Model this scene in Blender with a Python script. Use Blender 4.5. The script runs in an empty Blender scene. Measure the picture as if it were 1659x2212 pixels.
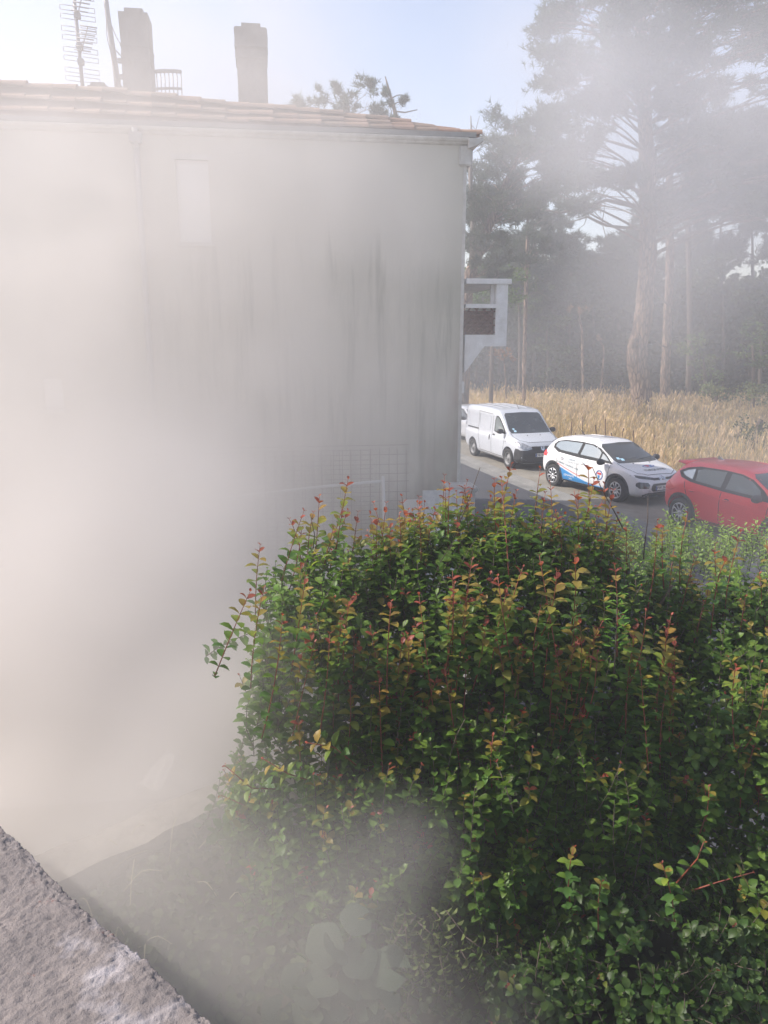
import bpy, bmesh, math, random
import numpy as np
from mathutils import Vector, Matrix, noise
from mathutils.bvhtree import BVHTree

R = math.radians
random.seed(7)
rng = np.random.default_rng(11)
sc = bpy.context.scene
COL = sc.collection

# ---------------------------------------------------------------- camera, world, sun, exposure
EYE = 4.2
PITCH = R(12.7)
FOC = 1662.0                      # focal length in units of a 1659 x 2212 picture
cam = bpy.data.objects.new('camera', bpy.data.cameras.new('camera'))
COL.objects.link(cam)
cam.location = (0, 0, EYE)
cam.rotation_euler = (math.pi / 2 - PITCH, 0, 0)
cam.data.sensor_fit = 'VERTICAL'
cam.data.sensor_height = 24
cam.data.lens = 24 * FOC / 2212
cam.data.clip_end = 3000
sc.camera = cam

SUN = Vector((-0.70, 0.06, 0.62)).normalized()
world = bpy.data.worlds.new('World')
sc.world = world
world.use_nodes = True
_nt = world.node_tree
_bg = _nt.nodes['Background']
_sky = _nt.nodes.new('ShaderNodeTexSky')
_sky.sky_type = 'NISHITA'
_sky.sun_disc = False
_sky.sun_elevation = math.asin(SUN.z)
_sky.sun_rotation = math.atan2(SUN.x, SUN.y)
_sky.air_density = 1.0
_sky.dust_density = 1.2
_sky.ozone_density = 1.0
_wb = _nt.nodes.new('ShaderNodeMix'); _wb.data_type = 'RGBA'; _wb.blend_type = 'MULTIPLY'; _wb.inputs[0].default_value = 1
_wb.inputs[7].default_value = (1.17, 1.0, 0.93, 1)      # the camera's warm white balance
_nt.links.new(_sky.outputs[0], _wb.inputs[6])
_nt.links.new(_wb.outputs[2], _bg.inputs[0])
_bg.inputs[1].default_value = 0.15

_l = bpy.data.lights.new('sun', 'SUN')
_l.energy = 4.3
_l.angle = R(0.55)
_l.color = (1.0, 0.94, 0.87)
_lo = bpy.data.objects.new('sun', _l)
COL.objects.link(_lo)
_lo.rotation_euler = SUN.to_track_quat('Z', 'Y').to_euler()

sc.view_settings.view_transform = 'Standard'
sc.view_settings.look = 'None'
sc.view_settings.gamma = 1
sc.view_settings.use_curve_mapping = False
sc.view_settings.exposure = 0.70
sc.cycles.volume_bounces = 2
sc.cycles.volume_step_rate = 2.2
sc.cycles.max_bounces = 7
sc.cycles.transparent_max_bounces = 8

# ---------------------------------------------------------------- helpers
def ray(px, py):
    u = (px - 829.5) / FOC
    v = -(py - 1106) / FOC
    return Vector((u, math.cos(PITCH) + v * math.sin(PITCH), -math.sin(PITCH) + v * math.cos(PITCH)))

def at(px, py, Y):                 # the point at distance Y in front of the viewer
    r = ray(px, py)
    return Vector((0, 0, EYE)) + r * (Y / r.y)

def on_z(px, py, z=0.0):           # the point on a level surface
    r = ray(px, py)
    return Vector((0, 0, EYE)) + r * ((z - EYE) / r.z)

def mat(name, col, rough=0.8, metal=0.0, var=0.0, scale=3.0, col2=None, bump=0.0, bscale=20.0, attr=None,
        spec=0.5, transl=0.0, stretch=(1, 1, 1), emit=None, coat=0.0, dist=0.02):
    m = bpy.data.materials.new(name)
    m.use_nodes = True
    nt = m.node_tree
    N, L = nt.nodes, nt.links
    p = N['Principled BSDF']
    p.inputs['Roughness'].default_value = rough
    p.inputs['Metallic'].default_value = metal
    p.inputs['Specular IOR Level'].default_value = spec
    p.inputs['Coat Weight'].default_value = coat
    p.inputs['Base Color'].default_value = (*col, 1)
    src = None
    if attr:
        a = N.new('ShaderNodeAttribute'); a.attribute_name = attr
        src = a.outputs['Color']
    if var > 0 or col2:
        tc = N.new('ShaderNodeTexCoord')
        mp = N.new('ShaderNodeMapping'); mp.inputs['Scale'].default_value = stretch
        L.new(tc.outputs['Object'], mp.inputs[0])
        nz = N.new('ShaderNodeTexNoise'); nz.inputs['Scale'].default_value = scale; nz.inputs['Detail'].default_value = 6
        nz.inputs['Roughness'].default_value = 0.65
        L.new(mp.outputs[0], nz.inputs[0])
        mr = N.new('ShaderNodeMapRange'); L.new(nz.outputs[0], mr.inputs[0])
        mr.inputs[1].default_value = 0.32; mr.inputs[2].default_value = 0.68
        mx = N.new('ShaderNodeMix'); mx.data_type = 'RGBA'
        L.new(mr.outputs[0], mx.inputs[0])
        if src is not None:
            mu = N.new('ShaderNodeMix'); mu.data_type = 'RGBA'; mu.blend_type = 'MULTIPLY'
            mu.inputs[0].default_value = 1
            L.new(src, mu.inputs[6]); mu.inputs[7].default_value = (1 - var, 1 - var, 1 - var, 1)
            L.new(src, mx.inputs[6]); L.new(mu.outputs[2], mx.inputs[7])
        else:
            mx.inputs[6].default_value = (*col, 1)
            mx.inputs[7].default_value = (*(col2 or tuple(c * (1 - var) for c in col)), 1)
        src = mx.outputs[2]
    if src is not None:
        L.new(src, p.inputs['Base Color'])
    if bump > 0:
        tc = N.new('ShaderNodeTexCoord')
        nb = N.new('ShaderNodeTexNoise'); nb.inputs['Scale'].default_value = bscale; nb.inputs['Detail'].default_value = 5
        L.new(tc.outputs['Object'], nb.inputs[0])
        bp = N.new('ShaderNodeBump'); bp.inputs['Strength'].default_value = bump; bp.inputs['Distance'].default_value = dist
        L.new(nb.outputs[0], bp.inputs['Height']); L.new(bp.outputs[0], p.inputs['Normal'])
    if transl > 0:
        out = N['Material Output']
        tr = N.new('ShaderNodeBsdfTranslucent')
        ms = N.new('ShaderNodeMixShader'); ms.inputs[0].default_value = transl
        if src is not None:
            br = N.new('ShaderNodeMix'); br.data_type = 'RGBA'; br.blend_type = 'MULTIPLY'; br.inputs[0].default_value = 1
            L.new(src, br.inputs[6]); br.inputs[7].default_value = (1.5, 1.6, 0.8, 1)
            L.new(br.outputs[2], tr.inputs[0])
        else:
            tr.inputs[0].default_value = (*col, 1)
        L.new(p.outputs[0], ms.inputs[1]); L.new(tr.outputs[0], ms.inputs[2]); L.new(ms.outputs[0], out.inputs[0])
    return m

def tag(o, label=None, cat=None, group=None, kind=None):
    if label: o['label'] = label
    if cat: o['category'] = cat
    if group: o['group'] = group
    if kind: o['kind'] = kind
    return o

def empty(name, loc=(0, 0, 0), rz=0.0, **k):
    o = bpy.data.objects.new(name, None)
    COL.objects.link(o)
    o.location = loc
    o.rotation_euler = (0, 0, rz)
    o.empty_display_size = 0.2
    return tag(o, **k)

def link(name, me, m=None, parent=None, smooth=False, loc=None):
    o = bpy.data.objects.new(name, me)
    COL.objects.link(o)
    if m is not None and not me.materials:
        for x in (m if isinstance(m, (list, tuple)) else [m]): me.materials.append(x)
    if parent is not None: o.parent = parent
    if loc is not None: o.location = loc
    if smooth:
        me.polygons.foreach_set('use_smooth', [True] * len(me.polygons))
    return o

def mesh_np(name, verts, faces, col=None):
    verts = np.asarray(verts, dtype=np.float32).reshape(-1, 3)
    faces = np.asarray(faces, dtype=np.int32)
    k = faces.shape[1]
    me = bpy.data.meshes.new(name)
    me.vertices.add(len(verts)); me.vertices.foreach_set('co', verts.ravel())
    me.loops.add(faces.size); me.loops.foreach_set('vertex_index', faces.ravel())
    me.polygons.add(len(faces)); me.polygons.foreach_set('loop_start', np.arange(0, faces.size, k, dtype=np.int32))
    me.update(calc_edges=True)
    if col is not None:
        a = me.color_attributes.new('tint', 'FLOAT_COLOR', 'POINT')
        c = np.ones((len(verts), 4), dtype=np.float32); c[:, :3] = col
        a.data.foreach_set('color', c.ravel())
    return me

def from_bm(bm, name):
    me = bpy.data.meshes.new(name)
    bm.to_mesh(me); bm.free()
    return me

def add_box(bm, a, b, rot=None, bev=0.0, org=None):
    a, b = Vector(a), Vector(b)
    c = (a + b) / 2; s = b - a
    M = Matrix.Translation(c) @ Matrix.Diagonal((s.x, s.y, s.z, 1))
    if rot is not None: M = Matrix.Translation(org or c) @ rot.to_4x4() @ Matrix.Translation(-(org or c)) @ M
    r = bmesh.ops.create_cube(bm, size=1, matrix=M)
    if bev:
        es = list({e for v in r['verts'] for e in v.link_edges})
        bmesh.ops.bevel(bm, geom=es, offset=bev, segments=2, affect='EDGES')

def box(name, a, b, m, parent=None, bev=0.0, smooth=False):
    bm = bmesh.new(); add_box(bm, a, b, bev=bev)
    return link(name, from_bm(bm, name), m, parent, smooth)

def tube_data(path, radii, seg=8, wob=0.0):
    path = [Vector(p) for p in path]
    n = len(path)
    if not isinstance(radii, (list, tuple)): radii = [radii] * n
    V, F = [], []
    up = Vector((0.31, 0.17, 0.93))
    for i, p in enumerate(path):
        t = (path[min(i + 1, n - 1)] - path[max(i - 1, 0)]).normalized()
        a = t.cross(up)
        if a.length < 1e-3: a = t.cross(Vector((1, 0, 0)))
        a.normalize(); b = t.cross(a)
        for k in range(seg):
            q = 2 * math.pi * k / seg
            r = radii[i]
            if wob: r *= 1 + wob * noise.noise(p * 1.7 + Vector((math.cos(q), math.sin(q), 0)) * 1.3)
            V.append(p + (a * math.cos(q) + b * math.sin(q)) * r)
    for i in range(n - 1):
        for k in range(seg):
            F.append((i * seg + k, i * seg + (k + 1) % seg, (i + 1) * seg + (k + 1) % seg, (i + 1) * seg + k))
    F.append(tuple(range(seg))[::-1]); F.append(tuple((n - 1) * seg + k for k in range(seg)))
    return V, F

def tube(name, path, radii, m, parent=None, seg=8, wob=0.0, smooth=True):
    V, F = tube_data(path, radii, seg, wob)
    me = bpy.data.meshes.new(name); me.from_pydata(V, [], F); me.update()
    return link(name, me, m, parent, smooth)

def tubes(name, items, m, parent=None, seg=5):
    V, F = [], []
    for path, r in items:
        v, f = tube_data(path, r, seg)
        o = len(V); V += v; F += [tuple(i + o for i in q) for q in f]
    me = bpy.data.meshes.new(name); me.from_pydata(V, [], F); me.update()
    return link(name, me, m, parent, True)

def spline(pts, n):
    pts = [Vector(p) for p in pts]
    out = []
    for i in range(len(pts) - 1):
        p0, p1, p2, p3 = pts[max(i - 1, 0)], pts[i], pts[i + 1], pts[min(i + 2, len(pts) - 1)]
        for k in range(n):
            t = k / n
            out.append(0.5 * ((2 * p1) + (p2 - p0) * t + (2 * p0 - 5 * p1 + 4 * p2 - p3) * t * t + (3 * p1 - p0 - 3 * p2 + p3) * t ** 3))
    out.append(pts[-1])
    return out

def lathe(prof, seg=28, axis='Y'):      # prof: (radius, height along the axis)
    V, F = [], []
    for r, h in prof:
        for k in range(seg):
            q = 2 * math.pi * k / seg
            V.append((r * math.cos(q), h, r * math.sin(q)) if axis == 'Y' else (r * math.cos(q), r * math.sin(q), h))
    for i in range(len(prof) - 1):
        for k in range(seg):
            F.append((i * seg + k, (i + 1) * seg + k, (i + 1) * seg + (k + 1) % seg, i * seg + (k + 1) % seg))
    return V, F

def mesh_from(name, V, F):
    me = bpy.data.meshes.new(name); me.from_pydata([tuple(v) for v in V], [], F); me.update()
    return me

# ---------------------------------------------------------------- ground, road
M_soil = mat('soil', (0.10, 0.085, 0.06), 0.95, col2=(0.055, 0.06, 0.03), var=0.3, scale=0.8, bump=0.5, bscale=6)
M_field = mat('dry field soil', (0.30, 0.22, 0.12), 0.95, col2=(0.16, 0.12, 0.06), scale=0.5, bump=0.6, bscale=5)
M_asph = mat('asphalt', (0.060, 0.062, 0.070), 0.82, col2=(0.045, 0.046, 0.052), scale=1.4, bump=0.35, bscale=90, dist=0.01)
M_chan = mat('gutter concrete', (0.24, 0.235, 0.22), 0.88, col2=(0.15, 0.15, 0.14), scale=2.2, bump=0.4, bscale=40)
M_shoulder = mat('sandy shoulder', (0.27, 0.25, 0.21), 0.92, col2=(0.17, 0.155, 0.125), scale=1.3, bump=0.5, bscale=35)

def sheet(name, pts, z, m, kind='structure', nx=1):
    me = mesh_from(name, [(p[0], p[1], z) for p in pts], [tuple(range(len(pts)))])
    o = link(name, me, m); tag(o, kind=kind)
    return o

sheet('ground', [(-600, -200), (600, -200), (600, 900), (-600, 900)], -0.03, M_soil)
RO = Vector((2.65, 26.4)); RD = Vector((0.263, -0.965)).normalized(); RN = Vector((0.965, 0.263)).normalized()
def rp(t, n):                      # t metres along the road towards the viewer, n metres to its right
    bend = 0.0022 * max(0, t) ** 2
    p = RO + RD * t + RN * (n + bend)
    return (p.x, p.y)
def strip(name, n0, n1, z0, z1, m, t0=-45, t1=26, label=None):
    V, F = [], []
    T = np.linspace(t0, t1, 40)
    for t in T:
        V += [(*rp(t, n0), z0), (*rp(t, n1), z1)]
    for i in range(len(T) - 1): F.append((2 * i, 2 * i + 1, 2 * i + 3, 2 * i + 2))
    me = mesh_from(name, V, [f[::-1] for f in F])
    return tag(link(name, me, m), kind='structure')
strip('road', -6.5, 0.0, 0.0, 0.0, M_asph)
strip('road_gutter', 0.0, 0.38, 0.001, -0.012, M_chan)
strip('gutter_slope', 0.38, 0.72, -0.012, 0.045, M_chan)
strip('road_shoulder', 0.72, 4.4, 0.045, 0.03, M_shoulder)
# uneven field behind the cars
V, F = [], []
nx_, ny_ = 70, 50
for j in range(ny_ + 1):
    for i in range(nx_ + 1):
        t = -45 + 71 * i / nx_
        n = 4.35 + 95 * (j / ny_) ** 1.5
        p = rp(t, n)
        z = 0.0 + 0.12 * noise.noise(Vector((p[0] * 0.3, p[1] * 0.3, 0))) * min(1, j / 3)
        V.append((p[0], p[1], z))
for j in range(ny_):
    for i in range(nx_):
        a = j * (nx_ + 1) + i
        F.append((a, a + nx_ + 1, a + nx_ + 2, a + 1))
tag(link('field', mesh_from('field', V, F), M_field, smooth=True), kind='structure')

# yard between the terrace and the neighbour's house
M_yard = mat('yard concrete', (0.26, 0.25, 0.23), 0.9, col2=(0.17, 0.16, 0.14), scale=0.9, bump=0.4, bscale=25)
sheet('yard_paving', [(-14, 5.0), (0.6, 6.8), (1.35, 14.3), (-14, 12.1)], -0.012, M_yard)

# ---------------------------------------------------------------- the neighbour's house
M_wall = None
def wall_material():
    m = bpy.data.materials.new('weathered render'); m.use_nodes = True
    nt = m.node_tree; N, L = nt.nodes, nt.links
    p = N['Principled BSDF']; p.inputs['Roughness'].default_value = 0.93
    tc = N.new('ShaderNodeTexCoord')
    def nz(scale, sx, sy, sz, detail=6, rough=0.6):
        mp = N.new('ShaderNodeMapping'); mp.inputs['Scale'].default_value = (sx, sy, sz)
        L.new(tc.outputs['Object'], mp.inputs[0])
        n = N.new('ShaderNodeTexNoise'); n.inputs['Scale'].default_value = scale; n.inputs['Detail'].default_value = detail
        n.inputs['Roughness'].default_value = rough
        L.new(mp.outputs[0], n.inputs[0]); return n.outputs[0]
    def rr(v, a, b, c, d, smooth=True):
        r = N.new('ShaderNodeMapRange'); L.new(v, r.inputs[0])
        if smooth: r.interpolation_type = 'SMOOTHSTEP'
        for i, x in enumerate((a, b, c, d)): r.inputs[i + 1].default_value = x
        return r.outputs[0]
    def mix(f, a, b):
        x = N.new('ShaderNodeMix'); x.data_type = 'RGBA'
        L.new(f, x.inputs[0])
        for i, v in ((6, a), (7, b)):
            if isinstance(v, tuple): x.inputs[i].default_value = (*v, 1)
            else: L.new(v, x.inputs[i])
        return x.outputs[2]
    def mul(a, b):
        x = N.new('ShaderNodeMath'); x.operation = 'MULTIPLY'; L.new(a, x.inputs[0])
        if isinstance(b, float): x.inputs[1].default_value = b
        else: L.new(b, x.inputs[1])
        return x.outputs[0]
    sep = N.new('ShaderNodeSeparateXYZ'); L.new(tc.outputs['Object'], sep.inputs[0])
    z = sep.outputs['Z']
    base = mix(rr(nz(0.5, 1, 1, 0.6), 0.35, 0.65, 0, 1), (0.56, 0.535, 0.46), (0.50, 0.48, 0.42))
    # algae streaks running down the wall: narrow in x, long in z, starting a metre and a half under the eaves
    st = rr(nz(1.0, 3.6, 1, 0.30, 6, 0.75), 0.47, 0.68, 0, 1)
    top = rr(nz(1.0, 3.0, 1, 0.05, 3), 0.3, 0.7, 4.9, 6.7, False)
    d = N.new('ShaderNodeMath'); d.operation = 'SUBTRACT'; L.new(top, d.inputs[0]); L.new(z, d.inputs[1])
    st = mul(st, rr(d.outputs[0], 0.0, 0.8, 0, 1))
    st = mul(st, rr(z, 0.5, 3.0, 0.35, 1))
    st = mul(st, rr(sep.outputs['X'], -6.5, -2.2, 0.12, 1))
    c = mix(mul(st, 0.95), base, (0.17, 0.175, 0.135))
    st2 = mul(rr(nz(1.0, 11, 1, 0.5, 6, 0.7), 0.54, 0.7, 0, 1), rr(z, 6.6, 5.0, 0, 1))
    c = mix(mul(st2, 0.3), c, (0.13, 0.135, 0.10))
    # worn reddish patches low on the wall and at the corner
    lo = mul(rr(z, 3.0, 1.2, 0, 1), rr(nz(1.3, 1, 1, 0.8), 0.45, 0.62, 0, 1))
    c = mix(mul(lo, 0.6), c, (0.30, 0.22, 0.19))
    cr = mul(mul(rr(sep.outputs['X'], -0.35, -0.05, 0, 1), rr(z, 4.4, 3.0, 0, 1)), rr(nz(3.0, 1.6, 1, 0.5), 0.38, 0.6, 0.2, 1))
    c = mix(mul(cr, 0.7), c, (0.33, 0.22, 0.19))
    ol = mul(mul(rr(sep.outputs['X'], -5.0, -1.2, 0, 1), rr(z, 6.6, 5.2, 0, 1)), rr(nz(0.9, 1, 1, 0.5, 6), 0.3, 0.62, 0.25, 1))
    c = mix(mul(ol, 0.55), c, (0.25, 0.255, 0.195))
    sp = rr(nz(9.0, 1, 1, 0.6, 4), 0.66, 0.74, 0, 1)
    c = mix(mul(sp, 0.4), c, (0.5, 0.49, 0.46))
    L.new(c, p.inputs['Base Color'])
    b = N.new('ShaderNodeBump'); b.inputs['Strength'].default_value = 0.5; b.inputs['Distance'].default_value = 0.01
    L.new(nz(60, 1, 1, 1), b.inputs['Height']); L.new(b.outputs[0], p.inputs['Normal'])
    return m
M_wall = wall_material()
M_trim = mat('old white paint', (0.62, 0.61, 0.58), 0.8, col2=(0.45, 0.43, 0.39), scale=6, bump=0.3, bscale=30)
M_grey = mat('grey fascia', (0.30, 0.30, 0.29), 0.8, col2=(0.22, 0.21, 0.20), scale=4, stretch=(0.5, 1, 1))
M_chim = mat('chimney render', (0.20, 0.19, 0.18), 0.95, col2=(0.13, 0.12, 0.115), scale=5, bump=0.6, bscale=18, dist=0.03)
M_tiles = [mat('clay tile a', (0.31, 0.21, 0.17), 0.9, col2=(0.25, 0.15, 0.10), scale=9, bump=0.3),
           mat('clay tile b', (0.36, 0.25, 0.20), 0.9, col2=(0.30, 0.20, 0.14), scale=9, bump=0.3),
           mat('clay tile c', (0.25, 0.18, 0.15), 0.9, col2=(0.22, 0.16, 0.12), scale=9, bump=0.3)]
M_claustra = mat('terracotta openwork', (0.26, 0.13, 0.10), 0.9, col2=(0.17, 0.09, 0.075), scale=8)
M_glass = mat('window glass', (0.03, 0.035, 0.04), 0.06, spec=0.8)
M_pvc = mat('white plastic', (0.72, 0.72, 0.70), 0.45)
M_zinc = mat('zinc pipe', (0.38, 0.38, 0.38), 0.75, col2=(0.30, 0.30, 0.30), scale=5)

house = empty('neighbour_house', (1.445, 14.5, 0), R(8), label='two-storey house with streaked pale render wall, clay tile roof and two chimneys',
              cat='house')
# front wall with real openings
def holed_wall(name, s0, s1, z0, z1, holes, depth, m, parent):
    xs = sorted({s0, s1, *[h[0] for h in holes], *[h[1] for h in holes]})
    zs = sorted({z0, z1, *[h[2] for h in holes], *[h[3] for h in holes]})
    V, F = [], []
    def q(*pts):
        o = len(V); V.extend(pts); F.append((o, o + 1, o + 2, o + 3))
    for i in range(len(xs) - 1):
        for j in range(len(zs) - 1):
            cx, cz = (xs[i] + xs[i + 1]) / 2, (zs[j] + zs[j + 1]) / 2
            if any(h[0] < cx < h[1] and h[2] < cz < h[3] for h in holes): continue
            q((xs[i], 0, zs[j]), (xs[i + 1], 0, zs[j]), (xs[i + 1], 0, zs[j + 1]), (xs[i], 0, zs[j + 1]))
    for a, b, c, d in holes:
        q((a, 0, c), (a, 0, d), (a, depth, d), (a, depth, c)); q((b, 0, d), (b, 0, c), (b, depth, c), (b, depth, d))
        q((a, 0, d), (b, 0, d), (b, depth, d), (a, depth, d)); q((b, 0, c), (a, 0, c), (a, depth, c), (b, depth, c))
    D = 6.0
    q((s1, 0, z0), (s1, D, z0), (s1, D, z1), (s1, 0, z1)); q((s1, D, z0), (s0, D, z0), (s0, D, z1), (s1, D, z1))
    q((s0, D, z0), (s0, 0, z0), (s0, 0, z1), (s0, D, z1)); q((s0, 0, z1), (s1, 0, z1), (s1, D, z1), (s0, D, z1))
    return link(name, mesh_from(name, V, F), m, parent)
WIN = [(-4.98, -4.44, 5.80, 7.12), (-7.42, -7.10, 3.0, 3.52)]
holed_wall('wall', -13, 0, 0, 7.5, WIN, 0.16, M_wall, house)
for a, b, c, d in WIN:
    bm = bmesh.new()
    for p, q in (((a, .05, c), (a + .05, .11, d)), ((b - .05, .05, c), (b, .11, d)), ((a + .05, .052, d - .05), (b - .05, .112, d)), ((a + .05, .052, c), (b - .05, .112, c + .05))):
        add_box(bm, p, q)
    w = link('window', from_bm(bm, 'window'), M_pvc, house)
    box('pane', (a + .04, .085, c + .04), (b - .04, .095, d - .04), M_glass, w)
    if True:
        sh = box('roller_shutter', (a + .05, .06, c + .05), (b - .05, .075, d - .05), M_pvc, w)
    box('window_sill', (a - .06, -.07, c - .06), (b + .06, .14, c), M_trim, house)
box('window_lintel', (-5.05, -.012, 7.12), (-4.37, .10, 7.2), M_trim, house)
# corner strip, capital, cornice, fascia
box('corner_strip', (-0.055, -.012, 0.9), (0.008, .25, 7.15), M_trim, house, bev=.004)
box('corner_capital', (-0.14, -.05, 7.15), (0.09, .3, 7.48), M_trim, house, bev=.02)
prof = [(0, 7.48), (-.05, 7.50), (-.06, 7.52), (-.10, 7.54), (-.12, 7.57), (-.12, 7.59), (0, 7.59)]
V, F = [], []
for s in (-13, 0.0):
    V += [(s, y, z) for y, z in prof]
n = len(prof)
for i in range(n - 1): F.append((i, i + 1, n + i + 1, n + i))
link('cornice', mesh_from('cornice', V, F), M_trim, house)
# return of the cornice: moulded gutter seen end-on at the street corner
gp = [(0.0, 7.42), (0.06, 7.43), (0.14, 7.46), (0.20, 7.50), (0.27, 7.55), (0.28, 7.575), (0.0, 7.575)]
V = [(x, -.15, z) for x, z in gp] + [(x, 6, z) for x, z in gp]
F = [tuple(range(n))] + [tuple(range(n, 2 * n))[::-1]] + [(i, n + i, n + (i + 1) % n, (i + 1) % n) for i in range(n)]
link('street_gutter', mesh_from('street_gutter', V, F), M_trim, house)
V, F = [], []
ss = np.linspace(-13, 0.14, 40)
for s in ss:
    w_ = 0.012 * noise.noise(Vector((s * .8, 3, 0)))
    V += [(s, -.08, 7.592 + w_), (s, -.11, 7.60 + w_), (s, -.11, 7.675 + w_), (s, -.07, 7.68 + w_), (s, .3, 7.65)]
for i in range(len(ss) - 1):
    for k in range(4): F.append((5 * i + k, 5 * i + k + 1, 5 * i + k + 6, 5 * i + k + 5)[::-1])
F.append((len(V) - 5, len(V) - 4, len(V) - 3, len(V) - 2, len(V) - 1))
link('fascia', mesh_from('fascia', V, F), M_grey, house)
# roof: canal tiles laid along the wall, rising towards a verge line
VS = [(-13, 8.31), (-7.8, 8.29), (-6.3, 8.27), (-5.3, 8.21), (-4.0, 8.12), (-3.1, 8.08), (-2.2, 8.03), (-1.0, 7.92), (0.12, 7.77)]
def verge(s):
    return float(np.interp(s, [a for a, b in VS], [b for a, b in VS]))
ROWS = 3
V, F = [], []
ss = np.linspace(-13, 0.1, 34)
for s in ss:
    V += [(s, -.08, 7.67), (s, .56, verge(s) + .035), (s, 6.05, verge(s) - .4)]
for i in range(len(ss) - 1):
    for k in range(2): F.append((3 * i + k, 3 * i + k + 3, 3 * i + k + 4, 3 * i + k + 1))
roof = link('roof', mesh_from('roof', V, F), M_tiles[2], house)
def tile_mesh(name, L_, r0, r1, m):
    V, F = [], []
    seg = 7
    for x, r in ((0, r0), (L_, r1)):
        for th in (0, .013):
            for k in range(seg + 1):
                q = math.pi * k / seg
                V.append((x, math.cos(q) * (r - th), math.sin(q) * (r - th) * .8))
    w = seg + 1
    for k in range(seg):
        F.append((k, k + 1, 2 * w + k + 1, 2 * w + k)); F.append((w + k, 3 * w + k, 3 * w + k + 1, w + k + 1))
        F.append((k, w + k, w + k + 1, k + 1)); F.append((2 * w + k, 2 * w + k + 1, 3 * w + k + 1, 3 * w + k))
    me = mesh_from(name, V, F); me.materials.append(m)
    return me
TM = [tile_mesh('roof_tile', .47, .080, .125, m) for m in M_tiles]
for r in range(ROWS):
    fr = (r + .45) / ROWS
    k = 0
    s = -10.6 if r < ROWS - 1 else -10.6
    while s < -0.12:
        e = 7.67; v = verge(s + .2)
        z = e + (v - e) * min(1, fr * 1.12)
        h = (verge(s + .5) - verge(s)) * fr
        o = link('roof_tile', TM[(k * 7 + r * 3 + (k // 3)) % 3], None, house)
        o.location = (s + random.uniform(-.01, .01), -.02 + .55 * fr + random.uniform(-.015, .015), z + random.uniform(-.010, .016) + (.012 if r == ROWS - 1 else 0))
        o.rotation_euler = (random.uniform(-.03, .03), -math.atan2(h, .5) + .035, random.uniform(-.02, .02))
        s += .40; k += 1
# chimneys
def chimney(x0, x1, z0, z1, ledge):
    bm = bmesh.new()
    add_box(bm, (x0, .75, z0), (x1, 1.28, z1), bev=.0)
    es = [e for e in bm.edges if all(v.co.z > z1 - .01 for v in e.verts)]
    bmesh.ops.bevel(bm, geom=es, offset=.09, segments=4, affect='EDGES')
    if ledge:
        add_box(bm, (x0 - .035, .72, z1 - .42), (x1 + .02, 1.31, z1 - .10), bev=.015)
        add_box(bm, (x0 - .03, .73, z1 - .60), (x1 + .012, 1.30, z1 - .45), bev=.015)
    else:
        add_box(bm, (x0 - .012, .74, z1 - .62), (x1 + .012, 1.29, z1 - .57), bev=.006)
        add_box(bm, (x0 - .010, .742, z1 - .86), (x1 + .010, 1.288, z1 - .81), bev=.006)
    bmesh.ops.subdivide_edges(bm, edges=[e for e in bm.edges if e.calc_length() > .2], cuts=6, use_grid_fill=True)
    for v in bm.verts:
        v.co += Vector((1, 1, .4)) * .012 * noise.noise(v.co * 6)
    return link('chimney', from_bm(bm, 'chimney'), M_chim, house)
chimney(-5.86, -5.38, 7.9, 9.65, False)
chimney(-3.92, -3.41, 7.8, 9.52, True)
# ridge lump beside the first chimney
bm = bmesh.new(); add_box(bm, (-6.45, .75, 8.33), (-6.12, 1.05, 8.47), bev=.05)
link('mortar_lump', from_bm(bm, 'mortar_lump'), M_chim, house)
# downpipe in the smoke and the pipe at the corner
dp = tubes('downpipe', [([(-5.58, -.09, .1), (-5.58, -.09, 7.25)], .05), ([(-5.58, -.09, 7.25), (-5.58, -.13, 7.55)], .05)], M_zinc, house, 10)
box('rain_hopper', (-5.68, -.17, 7.32), (-5.48, -.012, 7.5), M_zinc, dp, bev=.02)
tubes('corner_downpipe', [([(0.012, .1, 0), (0.012, .1, 3.2)], .018)], M_zinc, house, 10)
box('meter_box', (0.0, .02, 3.2), (.06, .2, 3.42), M_pvc, house, bev=.012)
# balcony on the street front, seen from its end
M_balc = mat('white balcony paint', (0.78, 0.78, 0.78), 0.7, col2=(0.62, 0.61, 0.59), scale=5)
bal = empty('balcony'); bal.parent = house
bm = bmesh.new()
pts = [(0.05, 4.27), (0.62, 4.27), (0.62, 5.17), (0.84, 5.17), (0.84, 4.06), (0.42, 4.06), (0.06, 3.58), (0.05, 3.62)]
for yy in (0.02, 0.16):
    pass
vs0 = [bm.verts.new((x, .02, z)) for x, z in pts]; f = bm.faces.new(vs0)
r = bmesh.ops.extrude_face_region(bm, geom=[f])
bmesh.ops.translate(bm, verts=[g for g in r['geom'] if isinstance(g, bmesh.types.BMVert)], vec=(0, .16, 0))
bmesh.ops.recalc_face_normals(bm, faces=bm.faces)
link('side_panel', from_bm(bm, 'side_panel'), M_balc, bal)
box('floor_slab', (0.05, .18, 4.07), (.83, 2.8, 4.25), M_balc, bal, bev=.005)
box('top_rail', (0.05, .0, 5.17), (.90, 2.9, 5.265), M_balc, bal, bev=.006)
box('middle_rail', (0.05, .012, 4.745), (.64, .17, 4.82), M_balc, bal, bev=.004)
box('corner_post', (0.56, .18, 4.27), (.63, .25, 5.17), M_balc, bal, bev=.004)
box('front_rail', (0.70, .26, 4.72), (.83, 2.8, 4.83), M_trim, bal, bev=.004)
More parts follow.
